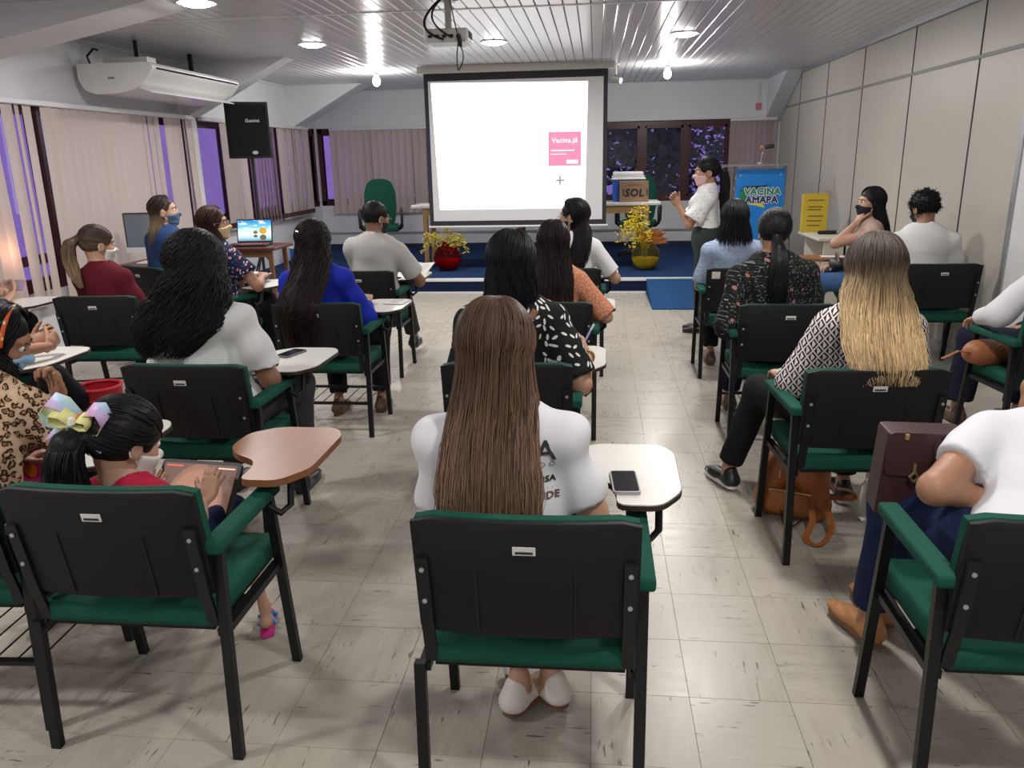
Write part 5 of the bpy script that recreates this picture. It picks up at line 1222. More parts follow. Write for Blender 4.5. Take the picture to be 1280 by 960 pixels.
# leopard print
p1 = person('P1', 'woman in leopard print and pale blue mask resting her chin on her hand', at('P1'), pelvis=(-.10, .25, .535), lf=33, ls=-5, hy=-66, hp=26, hr=4, hfwd=.05, skin='tan', s=1.02, w=1.08,
    RA=(.05, .60, .84), LA=(-.12, .56, .62), rpole=(.8, .1, -1.0), RH=((-.25, .1, 1), (-.3, -.9, 0)), curl=(.5, 1.1), top=dict(m=C_leo, sleeve=.75, flare=.03, e=.014), bottom=dict(m=C_skirt, len=.8, name='skirt', cuff=.1), shoe=SH_BR,
    hair=dict(c0=BLACKH, n=500, r=.0032, m=12, infl=.014, seed=8, wave=.003, amax=120, fall=[(0, -.05, -.10, .09, .07), (-.02, -.08, -.18, .07, .045), (-.03, -.09, -.26, .05, .035)]), mask=K_blue)
# curly hair, white tee
p3 = person('P3', 'woman with big black curly hair in a plain white tee', at('C'), pelvis=(-.02, .24, .565), s=1.06, w=1.12, ls=-3, hy=8, hp=12, hr=-6, hfwd=.03, skin='brown',
    RA=(.15, .50, .68), LA=(-.12, .50, .62), rpole=(.5, -.25, -1), RH=((-.6, .7, 0), (0, 0, -1)), top=dict(m=C_white2, sleeve=.80, e=.012, flare=.02, wr=.009, vox=.009, hem=-.08), bottom=dict(m=C_dgrey), shoe=SH_B,
    knees=((-.15, .66, .55), (.20, .66, .55)), ankles=((-.15, .62, .10), (.2, .62, .10)),
    hair=dict(c0=(.010, .009, .010), n=1500, m=44, r=.0040, wave=.017, wf=8., infl=.034, amax=130, seed=4, noise=.010, freq=75, noear=1, fall=[(-.01, -.04, -.08, .135, .12), (-.02, -.08, -.15, .170, .095), (-.05, -.13, -.23, .180, .07), (-.085, -.16, -.31, .135, .055), (-.105, -.165, -.37, .08, .035)]))
# maroon with ponytail
person('P4', 'woman in maroon with a light brown ponytail', at('Q'), pelvis=(-.08, .25, .545), s=.97, ls=-3, hy=-38, hp=8, skin='light', top=dict(m=C_maroon, sleeve=1.5, wr=.003), bottom=dict(m=C_black), shoe=SH_B, mask=K_white, vox=.012,
    hair=dict(c0=(.045, .030, .022), c1=(.26, .17, .10), n=420, m=14, r=.0032, wave=.006, wf=1.5, infl=.007, seed=9, grad=(.15, .75), tail=[(-.015, -.105, .04, .026), (-.105, -.135, .01, .042), (-.12, -.135, -.08, .044), (-.10, -.14, -.17, .036), (-.075, -.135, -.26, .012)]))
# far left: denim jacket by the monitor
CH['P5'] = lecture_chair(-3.62, 6.02, -25, 'lecture chair between the computer desk and the woman in navy floral', 'R')
person('P5', 'woman in a denim jacket with half-up hair beside the monitor', at('P5'), -25, pelvis=(0, .25, .60), s=1.10, hy=-45, hp=-4, skin='light', RA=(.40, .42, .90), rpole=(.6, -.5, -.7), top=dict(m=C_denim, sleeve=1.8, e=.016), bottom=dict(m=C_black), shoe=SH_B, mask=K_dblue, vox=.013,
    hair=dict(c0=(.03, .02, .016), c1=(.22, .15, .09), n=320, r=.0035, m=12, infl=.010, wave=.008, wf=1.5, seed=11, amax=85, grad=(.2, .7), fall=[(-.01, -.06, -.09, .065, .06), (-.02, -.10, -.17, .055, .045), (-.03, -.12, -.26, .04, .03)]))
# navy floral with glasses
person('P6', 'woman in a navy floral blouse with glasses and yellow mask', at('P6'), -22, pelvis=(0, .25, .57), s=1.04, w=1.1, lf=6, hy=-48, hp=-2, skin='tan', RA=(.20, .55, .76), rpole=(.9, -.2, -.8), LA=(.02, .58, .74), top=dict(m=C_nflor, sleeve=.62, flare=.03, e=.014), bottom=dict(m=C_black), shoe=SH_B, mask=K_yel, glasses=True, vox=.012,
    hair=dict(c0=(.040, .016, .014), n=420, r=.0032, m=12, infl=.015, wave=.004, seed=13, amax=98, noear=1, fall=[(0, -.03, -.09, .098, .088), (0, -.055, -.15, .10, .07), (0, -.065, -.20, .085, .05)]))
# royal blue, long curls
person('P7', 'woman in royal blue with long wavy black hair over the chair back', at('D'), pelvis=(-.06, .235, .555), s=1.0, w=1.08, ls=-2, hy=0, hp=10, skin='tan', RA=(.15, .50, .74), rpole=(.55, -.3, -1), LA=(-.18, .45, .66), lpole=(-.5, -.3, -1), top=dict(m=C_blue, sleeve=1.75, e=.014, wr=.004, hem=-.06), bottom=dict(m=C_black), shoe=SH_BR, knees=((-.13, .64, .54), (.18, .64, .54)), ankles=((-.07, .45, .10), (.20, .52, .10)), vox=.011,
    hair=dict(c0=(.012, .009, .009), c1=(.02, .012, .012), n=900, m=42, r=.0036, wave=.012, wf=7., infl=.014, amax=118, seed=6, noear=1, noise=.004, fall=[(0, -.05, -.10, .098, .085), (.0, -.14, -.20, .105, .060), (-.01, -.235, -.27, .110, .05), (-.02, -.295, -.36, .112, .042), (-.02, -.295, -.47, .095, .035), (-.01, -.285, -.60, .05, .02)]))
# man in grey
person('P8', 'man in a light grey tee with short black hair', at('E'), pelvis=(.03, .24, .56), s=1.08, w=1.12, female=False, hy=-40, hp=10, skin='brown', ls=5, RA=(.24, .58, .72), rpole=(.8, -.4, -.8), RH=((-.2, .9, .2), (-1, 0, 0)), LA=(.05, .62, .70), top=dict(m=C_grey, sleeve=.72, e=.014, flare=.022, wr=.004), bottom=dict(m=C_dgrey), shoe=SH_B, mask=K_black, glasses=True, vox=.012, ankles=((-.10, .60, .10), (.20, .78, .16)), knees=((-.13, .66, .545), (.14, .66, .56)),
    hair=dict(c0=(.010, .009, .009), infl=.006, seed=2, noise=.0015, freq=220, vox=.006, n=1400, m=4, r=.0020, tuft=.010, wave=0))
# black top with leaf print
person('P10', 'woman with a black bob in a black top with white leaf print', at('F'), pelvis=(.0, .24, .56), s=1.06, w=1.10, hy=-16, hp=10, skin='light', RA=(.315, .40, .745), rpole=(.35, -.8, -1), RH=((-.2, .75, .5), (-.9, .2, 0)), curl=(.5, .9), top=dict(m=C_leaf, sleeve=.88, e=.014, flare=.022, wr=.003, vox=.010), bottom=dict(m=C_black), shoe=SH_B, vox=.011,
    hair=dict(c0=(.008, .008, .012), n=900, m=14, r=.0032, wave=.003, wf=1., infl=.020, amax=118, seed=10, noear=1, fall=[(0, -.03, -.09, .104, .098), (0, -.045, -.15, .106, .088), (.0, -.055, -.20, .098, .075), (.0, -.06, -.23, .088, .06)]))
# orange print
person('P11', 'woman with long straight dark hair in an orange printed top', at('G'), pelvis=(.03, .24, .55), s=.97, w=1.02, hy=-6, hp=8, skin='light', RA=(.25, .45, .74), rpole=(.7, -.6, -.7), top=dict(m=C_org, sleeve=.95, e=.012, flare=.022), bottom=dict(m=C_black), shoe=SH_B, vox=.012,
    hair=dict(c0=(.014, .009, .009), n=650, m=14, r=.0032, wave=.003, wf=1.2, infl=.013, amax=112, seed=12, noear=1, fall=[(0, -.05, -.11, .098, .082), (.0, -.12, -.20, .11, .055), (.0, -.16, -.30, .115, .04), (.0, -.165, -.40, .10, .03)]))
# white, head turned
person('P12', 'woman in white with dark hair turning her masked face aside', at('H'), pelvis=(.05, .25, .56), s=1.05, w=1.02, hy=72, hp=4, skin='light', RA=(.24, .50, .74), rpole=(.8, -.5, -.7), top=dict(m=C_white2, sleeve=.80, e=.011, flare=.016), bottom=dict(m=C_denim), shoe=SH_B, mask=K_black, glasses=True, vox=.012,
    hair=dict(c0=(.014, .011, .013), n=600, m=16, r=.0032, wave=.008, wf=1.4, infl=.014, amax=84, seed=14, fall=[(.055, -.02, -.10, .075, .075), (.055, -.09, -.20, .075, .05), (.045, -.14, -.31, .06, .035), (.03, -.145, -.40, .04, .025)]))
# presenter
pr_ = person('P13', 'standing presenter in a white print blouse and grey-green trousers holding a pointer', (1.0, 7.42, 0), 84, pelvis=(0, 0, .865), stand=True, s=1.0, w=.92, hy=12, hp=4, skin='tan', LA=(-.035, .255, 1.17), RA=(.035, .255, 1.18), lpole=(-.5, -.3, -1), rpole=(.5, -.3, -1), LH=((.35, .55, .7), (1, -.2, 0)), RH=((-.35, .55, .7), (-1, -.2, 0)), curl=(1.0, 1.0),
    knees=((-.08, .02, .47), (.08, .02, .47)), ankles=((-.075, -.02, .10), (.075, -.02, .10)), top=dict(m=C_pres, sleeve=.78, flare=.055, e=.012, hem=.06, wr=.004, neck=-.004, name='blouse'), bottom=dict(m=C_ggreen, cuff=.07, e=.014, rise=.13, len=.985), shoe=dict(m=MATS['black_shoe_leather'], low=True), mask=K_pink, vox=.011,
    hair=dict(c0=(.009, .009, .011), n=420, m=16, r=.0032, wave=.005, wf=2., infl=.008, seed=15, tail=[(0, -.105, .035, .026), (-.0, -.150, .0, .046), (.0, -.165, -.12, .056), (.0, -.165, -.28, .048), (.0, -.16, -.44, .014)]))
# pale blue with bob
person('P14', 'woman with a black bob in a pale blue top', at('I'), pelvis=(-.04, .25, .555), s=1.0, w=1.10, hy=4, hp=8, skin='light', LA=(-.15, .50, .64), top=dict(m=C_pale, sleeve=.9, e=.011, flare=.016), bottom=dict(m=C_black), shoe=SH_BR, vox=.012, ankles=((-.14, .44, .10), (.10, .52, .10)),
    hair=dict(c0=(.009, .009, .011), n=650, m=12, r=.0032, wave=.003, infl=.020, amax=120, seed=16, noear=1, fall=[(0, -.025, -.08, .112, .10), (0, -.04, -.14, .122, .092), (0, -.045, -.19, .125, .085)]))
# black floral, low ponytail
person('P15', 'woman in a black floral blouse with a low ponytail', at('J'), pelvis=(-.03, .24, .56), s=1.06, w=1.12, ls=-2, hy=-4, hp=12, skin='tan', LA=(-.24, .38, .70), lpole=(-.3, -.5, -1), top=dict(m=C_flor, sleeve=1.6, e=.016, wr=.004, hem=-.05), bottom=dict(m=C_navy), shoe=SH_BR, vox=.012, ankles=((-.16, .72, .10), (.12, .60, .10)), mask=K_white,
    hair=dict(c0=(.010, .009, .010), n=480, m=14, r=.0034, wave=.004, wf=1.2, infl=.012, seed=17, tail=[(0, -.092, -.035, .026), (.0, -.150, -.075, .034), (.0, -.185, -.15, .046), (.0, -.19, -.26, .050), (.0, -.185, -.36, .042)]))
# blonde
p16 = person('P16', 'woman with long blonde hair in a black and white lattice-pattern top', at('K'), 3, pelvis=(.04, .24, .565), s=1.0, w=1.06, ls=2, hy=-4, hp=8, skin='light', LA=(-.20, .50, .66), lpole=(-.55, -.35, -1), RA=(.20, .50, .66), rpole=(.5, -.35, -1), top=dict(m=C_lat, sleeve=1.7, e=.014, wr=.002, vox=.009, hem=-.06), bottom=dict(m=C_black), shoe=SH_S, vox=.011, knees=((-.24, .68, .53), (.16, .66, .54)), ankles=((-.34, .78, .11), (.16, .62, .11)), toedir=((-.35, .93, 0), (0, 1, 0)),
    hair=dict(c0=(.060, .045, .038), c1=(.54, .38, .21), n=1700, m=20, r=.0032, wave=.007, wf=1.4, infl=.026, amax=118, seed=18, grad=(.16, .50), noear=1, fall=[(-.005, -.05, -.09, .118, .10), (-.01, -.12, -.17, .130, .070), (-.015, -.20, -.25, .134, .055), (-.02, -.27, -.32, .130, .045), (-.02, -.297, -.385, .10, .03)]))
# black mask by the partition
p17 = person('P17', 'woman in a black mask and jeans sitting sideways by the partition', at('P17'), 80, pelvis=(0, .25, .57), s=1.06, hy=22, hp=-2, skin='light', LA=(-.085, .36, 1.04), lpole=(-.45, .7, -.9), LH=((.45, -.25, .6), (.5, -.6, 0)), RA=(.05, .50, .66), curl=(.8, .5), top=dict(m=C_beige, sleeve=.12, e=.012), bottom=dict(m=C_jl), shoe=SH_B, mask=K_black, vox=.012,
    hair=dict(c0=(.010, .009, .011), n=600, m=14, r=.0032, wave=.004, infl=.013, amax=108, seed=19, noear=1, fall=[(0, -.05, -.11, .095, .08), (.01, -.11, -.20, .10, .055), (.01, -.14, -.32, .09, .045), (.01, -.14, -.42, .05, .03)]))
# man in white shirt
person('P18', 'man in a white shirt with short curly black hair by the partition', at('L'), pelvis=(-.06, .24, .56), s=1.08, w=1.18, female=False, hy=16, hp=20, hfwd=.03, skin='brown', LA=(-.14, .52, .64), RA=(.10, .52, .64), top=dict(m=C_white2, sleeve=.85, e=.014, flare=.025, wr=.004), bottom=dict(m=C_denim), shoe=SH_B, mask=K_black, vox=.013,
    hair=dict(c0=(.008, .008, .008), infl=.012, seed=2, noise=.003, freq=160, vox=.006, n=1500, m=5, r=.0028, tuft=.020, wave=.003, wf=3))
# right edge
for k, nx, ny, rz in (('M', 2.40, 4.14, 6), ):
    CH[k].location = (nx, ny, 0); CH[k].rotation_euler = (0, 0, math.radians(rz))
person('P19', 'person in a white long-sleeved top with a brown bag on the seat', at('M'), 6, pelvis=(.09, .24, .56), s=1.04, w=1.1, ls=4, skin='light', LA=(-.235, .42, .70), lpole=(-.7, -.5, -.4), top=dict(m=C_white, sleeve=1.9, e=.016), bottom=dict(m=C_navy, cuff=.07), shoe=SH_BR, vox=.013, knees=((-.10, .68, .54), (.20, .66, .54)), ankles=((-.14, .68, .11), (.18, .60, .11)), hair=dict(c0=DARKH, n=200, infl=.012, amax=110, fall=[(0, -.05, -.1, .09, .08), (0, -.12, -.22, .10, .05)]))
# right front
p20 = person('P20', 'woman in a white tee and jeans with a maroon handbag on her lap', at('N'), pelvis=(.08, .25, .555), s=1.0, w=1.18, lf=50, ls=20, skin='tan', hp=10, hr=25, hfwd=.0, LA=(.05, .47, .645), lpole=(-.8, -.7, -.45), LH=((.85, .3, -.2), (.2, 0, -1)), RA=(.20, .50, .66), top=dict(m=C_white, sleeve=.58, e=.011, flare=.012, wr=.004, vox=.009), bottom=dict(m=C_dj), shoe=SH_T, vox=.010, knees=((-.14, .66, .54), (.12, .66, .54)), ankles=((-.16, .74, .115), (-.07, .86, .115)), toedir=((-.35, .93, 0), (-.2, .97, 0)), hair=dict(c0=DARKH, n=300, infl=.010, seed=21, tail=[(0, -.10, .03, .024), (.03, -.12, .0, .03), (.05, -.12, -.08, .012)]))
# two people at the window side, mostly outside the photograph
ps1 = person('S1', 'person with clasped hands and black trousers by the window blinds', at('S1', 0, .06), pelvis=(-.02, .26, .555), lf=10, skin='tan', LA=(.285, .50, .775), RA=(.335, .44, .775), lpole=(-.3, -.4, -1), rpole=(.9, -.5, -.7), LH=((.7, .6, .35), (.5, -.6, .5)), RH=((-.1, .95, .35), (-1, .2, 0)), curl=(1.1, 1.0), top=dict(m=C_dgrey, sleeve=.6), bottom=dict(m=C_black), shoe=SH_B, vox=.012, knees=((-.10, .72, .54), (.10, .74, .53)), ankles=((-.05, .72, .10), (.20, 1.06, .12)), hair=dict(c0=DARKH, n=0, infl=.010, noise=.002, freq=150), hr=-6, ls=-14)
ps2 = person('S2', 'person holding a pink phone in front of the window blinds', at('S2'), pelvis=(.0, .25, .555), skin='light', LA=(.02, .56, .76), RA=(.13, .56, .76), RH=((-.4, .8, .3), (-.8, .2, .5)), LH=((.3, .8, .3), (.6, .2, .6)), curl=(.7, .7), top=dict(m=C_beige, sleeve=.6), bottom=dict(m=C_black), shoe=SH_B, vox=.013, hair=dict(c0=DARKH, n=0, infl=.012), ls=-10)
# ------------------------------------------------------------------ small belongings
M_screen = mat('black_phone_glass', (.008, .008, .010), .12, var=.1); M_case = mat('clear_grey_case', (.30, .30, .32), .35); M_paper = mat('white_paper', (.66, .65, .62), .8, var=.02)
def W(k, v):
    """chair-local point of chair k in room coordinates"""
    return CH[k].matrix_basis @ Vector(v)
def phone(loc, rz, lab, case=M_case, L=.155, w=.076):
    t = thing('mobile_phone', lab, 'phone', loc, math.radians(rz))
    MB().prism(rounded([(-w / 2, -L / 2), (w / 2, -L / 2), (w / 2, L / 2), (-w / 2, L / 2)], .012, 3), 0, .009, 'z').obj('case', case, t, True)
    MB().prism(rounded([(-w / 2 + .004, -L / 2 + .006), (w / 2 - .004, -L / 2 + .006), (w / 2 - .004, L / 2 - .006), (-w / 2 + .004, L / 2 - .006)], .008, 3), .009, .0096, 'z').obj('screen', M_screen, t)
phone((.090, 2.085, .709), 3, 'black phone in a clear case on the board of the long-haired woman')
phone((-1.46, 3.58, .709), -18, 'grey phone on the white board beside the curly-haired woman', mat('grey_phone_case', (.14, .14, .17), .4))
def booklet(loc, rz, lab, w=.15, L=.21, tilt=0, open_=True):
    t = thing('booklet', lab, 'booklet', loc, math.radians(rz)); t.rotation_euler = (math.radians(tilt), 0, math.radians(rz))
    for s in ((-1, 1) if open_ else (1,)):
        o = MB().bb((0 if s > 0 else -w, -L / 2, 0), (w if s > 0 else 0, L / 2, .004)).obj('page', M_paper, t); o.rotation_euler = (0, math.radians(-7 * s if open_ else 0), 0)
    m = MB()
    for k in range(6): m.bb((.015, -L / 2 + .03 + k * .026, .0046), (w - .03 - .01 * (k % 3), -L / 2 + .033 + k * .026, .0052))
    o = m.obj('printed_line', mat('grey_print', (.3, .3, .3), .8), t); o['kind'] = 'stuff'; o.rotation_euler = (0, math.radians(-7 if open_ else 0), 0)
booklet((-1.35, 5.01, .711), -8, 'white papers on the board of the woman in royal blue', .13, .17, 0, False)
booklet((-1.44, 6.40, .735), -20, 'open white booklet in the hands of the man in grey', .11, .17, 28)
booklet((-2.68, 6.02, .735), -30, 'white papers under the hands of the woman in navy floral', .10, .16, 8)
booklet(tuple(W('P17', (.20, .48, .714))), 80, 'white papers on the brown board beside the woman in a black mask', .10, .22, 0, False)
booklet(tuple(W('G', (.22, .52, .711))), -5, 'white papers on the board of the woman in orange', .11, .20, 0, False)
def child_of(key, o): o.parent = PEOPLE[key]['root']; return o
# tablet held by the girl
td = thing('tablet', 'tablet with a brown game on screen in the hands of the girl', 'tablet', (-1.30, 2.27, .575)); td.rotation_euler = (math.radians(50), 0, math.radians(-6))
MB().prism(rounded([(-.145, -.10), (.145, -.10), (.145, .10), (-.145, .10)], .014, 3), -.012, .0, 'z').obj('case', M_blk, td, True)
def game():
    t = NT('brown_game_screen'); x, y, z = t.sep(t.coord()); t.base((.02, .02, .02)); t.set(.4, spec=.2)
    r = t.math('ADD', t.math('POWER', t.math('ABSOLUTE', t.math('DIVIDE', x, .11)), 2.), t.math('POWER', t.math('ABSOLUTE', t.math('DIVIDE', t.math('ADD', y, .06), .15)), 2.))
    c = t.ramp(r, [(0, (.46, .22, .13)), (.72, (.42, .20, .12)), (.75, (.34, .16, .10)), (.95, (.30, .14, .09)), (1., (.16, .08, .06))])
    t.put(t.b.inputs['Emission Color'], c); t.b.inputs['Emission Strength'].default_value = .9; return t.m
sc2 = MB().bb((-.132, -.088, .0), (.132, .088, .0012)).obj('display', game(), td)
MB().bb((-.126, .076, .0012), (-.065, .081, .0018)).obj('red_game_bar', emat('red_game_bar_lit', (.8, .10, .06), 1.), sc2)
MB().bb((.065, .074, .0012), (.126, .079, .0018)).obj('pale_game_bar', emat('pale_game_bar_lit', (.8, .55, .40), 1.), sc2)
MB().tube([(.02 + .017 * math.cos(a), .0 + .017 * math.sin(a), .0018) for a in [(-.6 + k * .42) for k in range(13)]], .002, 4).obj('white_game_ring', emat('white_game_ring_lit', (.9, .85, .8), 1.), sc2)
MB().bb((-.13, -.086, .0012), (.10, -.074, .0018)).obj('violet_game_bar', emat('violet_game_bar_lit', (.22, .16, .45), .9), sc2)
# bow and hair tie of the girl
q = PEOPLE['P2']; hl2 = q['hl']
def ribbon(pts, width, axis, mt, name, parent):
    ax = Vector(axis).normalized(); v = []
    for p in pts: v += [Vector(p) - ax * width / 2, Vector(p) + ax * width / 2]
    o = MB().add(v, [(2 * i, 2 * i + 1, 2 * i + 3, 2 * i + 2) for i in range(len(pts) - 1)]).obj(name, mt, parent, True)
    md = o.modifiers.new('thickness', 'SOLIDIFY'); md.thickness = .002; return o
def rainbow():
    t = NT('pastel_rainbow_ribbon').set(.5); x, y, z = t.sep(t.coord()); f = t.math('FRACT', t.math('MULTIPLY_ADD', t.math('ADD', x, t.math('MULTIPLY', z, 1.4)), 9., .3))
    t.base(t.ramp(f, [(0, (.62, .28, .50)), (.22, (.55, .38, .66)), (.45, (.36, .52, .70)), (.65, (.45, .66, .52)), (.82, (.72, .70, .30)), (1, (.66, .36, .48))])); return t.m
M_rb = rainbow(); M_ry = mat('pale_yellow_ribbon', (.70, .68, .28), .5)
bw = link('hair_bow', None, q['root']); bp = Vector(hl2((-.034, -.128, .040))); bw.location = bp; bw['label'] = 'pastel rainbow bow with yellow loops'; bw.rotation_euler = (math.radians(-12), math.radians(8), math.radians(-6)); bw.scale = (1.25, 1.25, 1.25)
for s in (-1, 1):
    lp = [(0, 0, 0)] + [(s * (.032 + .030 * math.sin(a) * 1.1 + .004), -.010 - .014 * math.sin(a), .022 * math.cos(a) + .012) for a in [x * .52 for x in range(0, 7)]] + [(0, -.004, 0)]
    ribbon([(0, 0, 0), (s * .03, -.012, .034), (s * .062, -.016, .040), (s * .078, -.012, .018), (s * .066, -.006, -.006), (s * .03, -.002, -.008), (0, 0, 0)], .042, (0, -.75, -.65), M_rb, 'bow_loop', bw)
    ribbon([(0, -.014, 0), (s * .022, -.026, .016), (s * .044, -.028, .016), (s * .048, -.022, .0), (s * .024, -.014, -.006), (0, -.012, 0)], .032, (0, -.75, -.65), M_ry, 'yellow_loop', bw)
    ribbon([(s * .006, -.006, 0), (s * .035, -.006, -.024), (s * .066, .0, -.040)], .046, (.25 * s, -.5, -.8), M_rb, 'bow_tail', bw)
MB().box((0, -.022, 0), (.018, .016, .024), bev=.005).obj('bow_knot', M_paper, bw)
MB().tube([Vector(hl2((-.040, -.108, .030))) + Vector((.0, .032 * math.cos(a), .030 * math.sin(a))) for a in [k * .5236 for k in range(13)]], .009, 8).obj('hair_tie', mat('orange_hair_tie', (.62, .16, .02), .7), q['root'], True)
# girl's sandals: pink soles, blue straps
for i, (a, f_) in enumerate((((-.14, .66, .12), (0, 1)), ((.105, .60, .10), (-.35, .93)))):
    f_ = Vector((f_[0], f_[1], 0)).normalized(); l_ = Vector((f_.y, -f_.x, 0)); a = Vector(a)
    out = [(a + f_ * t + l_ * wd)[:2] for t, wd in ((-.05, 0), (-.04, .024), (.03, .026), (.09, .030), (.125, .018), (.135, 0), (.125, -.018), (.09, -.028), (.03, -.024), (-.04, -.022))]
    z0 = max(.003, a.z - .097); sd = MB().prism(rounded([tuple(x) for x in out], .012, 2), z0, z0 + .014, 'z').obj('sandal', mat('pink_sandal_sole', (.52, .03, .20), .6), q['root'], True)
    for t0, t1 in ((.02, .085), (.085, .02)):
        MB().tube([a + f_ * t0 + l_ * -.030 + Vector((0, 0, z0 - a.z + .012)), a + f_ * (t0 + t1) / 2 + Vector((0, 0, z0 - a.z + .052)), a + f_ * t1 + l_ * .030 + Vector((0, 0, z0 - a.z + .012))], .008, 6).obj('sandal_strap', mat('blue_sandal_strap', (.02, .25, .50), .5), sd, True)
# headband of the woman in leopard print
q = PEOPLE['P1']
MB().tube([q['hl']((.096 * math.cos(a), .030 - .015 * math.sin(a), .035 + .097 * math.sin(a))) for a in [x * math.pi / 14 for x in range(-1, 16)]], .008, 6, flat=.5).obj('headband', blobs('orange_patterned_headband', (.50, .09, .03), [(60., (.65, .45, .25), .4, .7, .6, 2.)]), q['root'], True)
# shoulder strap across the black leaf top
def drape(key, pts, r, mt, name, off=.004):
    """lay a strap on the back of a shirt by casting rays onto it"""
    sh_ = PEOPLE[key]['shirt']; bv = BVHTree.FromPolygons([v.co for v in sh_.data.vertices], [p.vertices for p in sh_.data.polygons]); out = []
    for x, z in pts:
        h = bv.ray_cast(Vector((x, -1, z)), Vector((0, 1, 0)))
        if h[0]: out.append(h[0] - Vector((0, off, 0)))
    return MB().tube(out, r, 6, flat=.3, refup=(0, -1, 0)).obj(name, mt, PEOPLE[key]['root'], True)
drape('P10', [(-.10 + .023 * k, .70 + .0335 * k) for k in range(10)], .014, mat('brown_bag_strap', (.20, .085, .055), .6), 'bag_strap')
# lettering on the white tee
def tee_text(key, txt, size, x, z, mt, bold=0.):
    me = text_mesh(txt, size, mt, bold=bold, align='RIGHT'); sh_ = PEOPLE[key]['shirt']; bv = BVHTree.FromPolygons([v.co for v in sh_.data.vertices], [p.vertices for p in sh_.data.polygons])
    for v in me.vertices:
        px, pz = x + v.co.x, z + v.co.y; h = bv.ray_cast(Vector((px, -1, pz)), Vector((0, 1, 0))); v.co = Vector((px, (h[0].y if h[0] else .12) - .0025, pz))
    return link('tee_lettering', me, PEOPLE[key]['root'])
M_tink = mat('dark_grey_tee_print', (.03, .03, .035), .8); M_tbr = mat('brown_tee_print', (.12, .08, .065), .8)
tee_text('P9', 'A', .075, .062, .912, M_tink, .001); tee_text('P9', 'A D O', .020, .060, .876, M_tbr); tee_text('P9', 'ISA', .022, .060, .836, M_tink, .001); tee_text('P9', '. . . . .', .018, .064, .817, M_tbr); tee_text('P9', 'SAÚDE', .026, .070, .793, M_tbr, .001)
# pen and bracelet of the woman in leaf print
q = PEOPLE['P10']; hp3 = Vector(q['RA'])
pn_ = thing('pen', 'blue and white pen in the hand of the woman in leaf print', 'pen', tuple(CH['F'].matrix_basis @ (hp3 + Vector((-.02, .06, .03)))))
MB().tube([(-.03, -.01, -.05), (.035, .02, .075)], [.004, .005], 6).obj('barrel', mat('blue_white_pen', (.30, .33, .58), .4), pn_, True); MB().tube([(.035, .02, .075), (.05, .027, .10)], [.0055, .005], 6).obj('cap', mat('white_pen_cap', (.6, .6, .65), .4), pn_, True)
w3 = Vector(q['RA']); MB().tube([w3 + Vector((.03 * math.cos(a), -.01, .03 * math.sin(a))) for a in [k * .5236 for k in range(13)]], .006, 6).obj('wristwatch', mat('gold_watch', (.45, .32, .12), .3, metal=.8), q['root'], True)
# pointer of the presenter
q = PEOPLE['P13']; h13 = q['root'].matrix_basis @ Vector((Vector(q['LA']) + Vector(q['RA'])) / 2 + Vector((0, .06, .03)))
pt_ = thing('laser_pointer', 'small black pointer in the hands of the presenter', 'pointer', tuple(h13)); MB().tube([(.06, 0, -.035), (-.05, 0, .03)], [.011, .012], 8).obj('barrel', M_blk, pt_, True); MB().tube([(.06, 0, -.035), (.072, 0, -.042)], [.009, .007], 8).obj('tip', M_alu, pt_, True)
MB().tube([q['hl']((0, 0, 0)) * 0 + np.array(q['sh']) + V3(.062 * math.cos(a), .02 + .058 * math.sin(a), .062 + .012 * math.sin(a)) for a in [k * .449 for k in range(15)]], .007, 6).obj('black_collar', C_black, q['root'], True)
# hair clips
for k, off in (('P7', (-.045, -.095, .055)), ('P5', (-.06, -.085, .03))):
    q = PEOPLE[k]; p = Vector(q['hl'](off)); MB().tube([p + Vector((-.02, -.012, .006)), p + Vector((0, -.018, 0)), p + Vector((.022, -.012, -.006))], [.006, .008, .005], 6).obj('hair_clip', M_alu, q['root'], True)
# pink phone
phl = PEOPLE['S2']; pp = phl['root'].matrix_basis @ Vector((Vector(phl['LA']) + Vector(phl['RA'])) / 2 + Vector((0, .10, .045)))
t = thing('mobile_phone', 'pink phone held up in front of the window blinds', 'phone', tuple(pp)); t.rotation_euler = (math.radians(60), 0, 0)
M_pkc = mat('pink_phone_case', (.50, .22, .42), .4); MB().prism(rounded([(-.078, -.04), (.078, -.04), (.078, .04), (-.078, .04)], .012, 3), 0, .010, 'z').obj('case', M_pkc, t, True); MB().bb((-.07, -.034, .010), (.07, .034, .0106)).obj('screen', mat('lit_phone_screen', (.35, .35, .42), .2), t)

# maroon handbag on the lap
hb = thing('handbag', 'maroon leather handbag with gold clasp standing on the lap', 'handbag', (.955, 2.30, .555), math.radians(-4))
M_mar = mat('maroon_leather', (.040, .014, .017), .45, var=.15, scale=40)
MB().prism(rounded([(-.115, 0), (.135, 0), (.12, .26), (-.10, .26)], .012, 2), -.05, .05, 'y').obj('bag_body', M_mar, hb, True)
MB().prism(rounded([(-.102, .13), (.122, .13), (.12, .262), (-.10, .262)], .02, 2), -.058, -.05, 'y').obj('flap', M_mar, hb, True)
M_gold = mat('gold_metal', (.60, .45, .22), .3, metal=.9)
MB().tube([(-.02, -.062, .17), (-.02, -.066, .145), (-.032, -.066, .13), (-.02, -.066, .115), (-.008, -.066, .13), (-.02, -.066, .145)], .005, 6).obj('clasp', M_gold, hb, True)
MB().tube([(.035, -.058, .25), (.035, -.066, .20), (.045, -.070, .12), (.075, -.070, .10), (.095, -.068, .13), (.095, -.062, .25)], .010, 6, flat=.5).obj('handle', M_mar, hb, True)
MB().box((-.05, -.06, .25), (.014, .008, .02), bev=.003).obj('buckle', M_gold, hb)
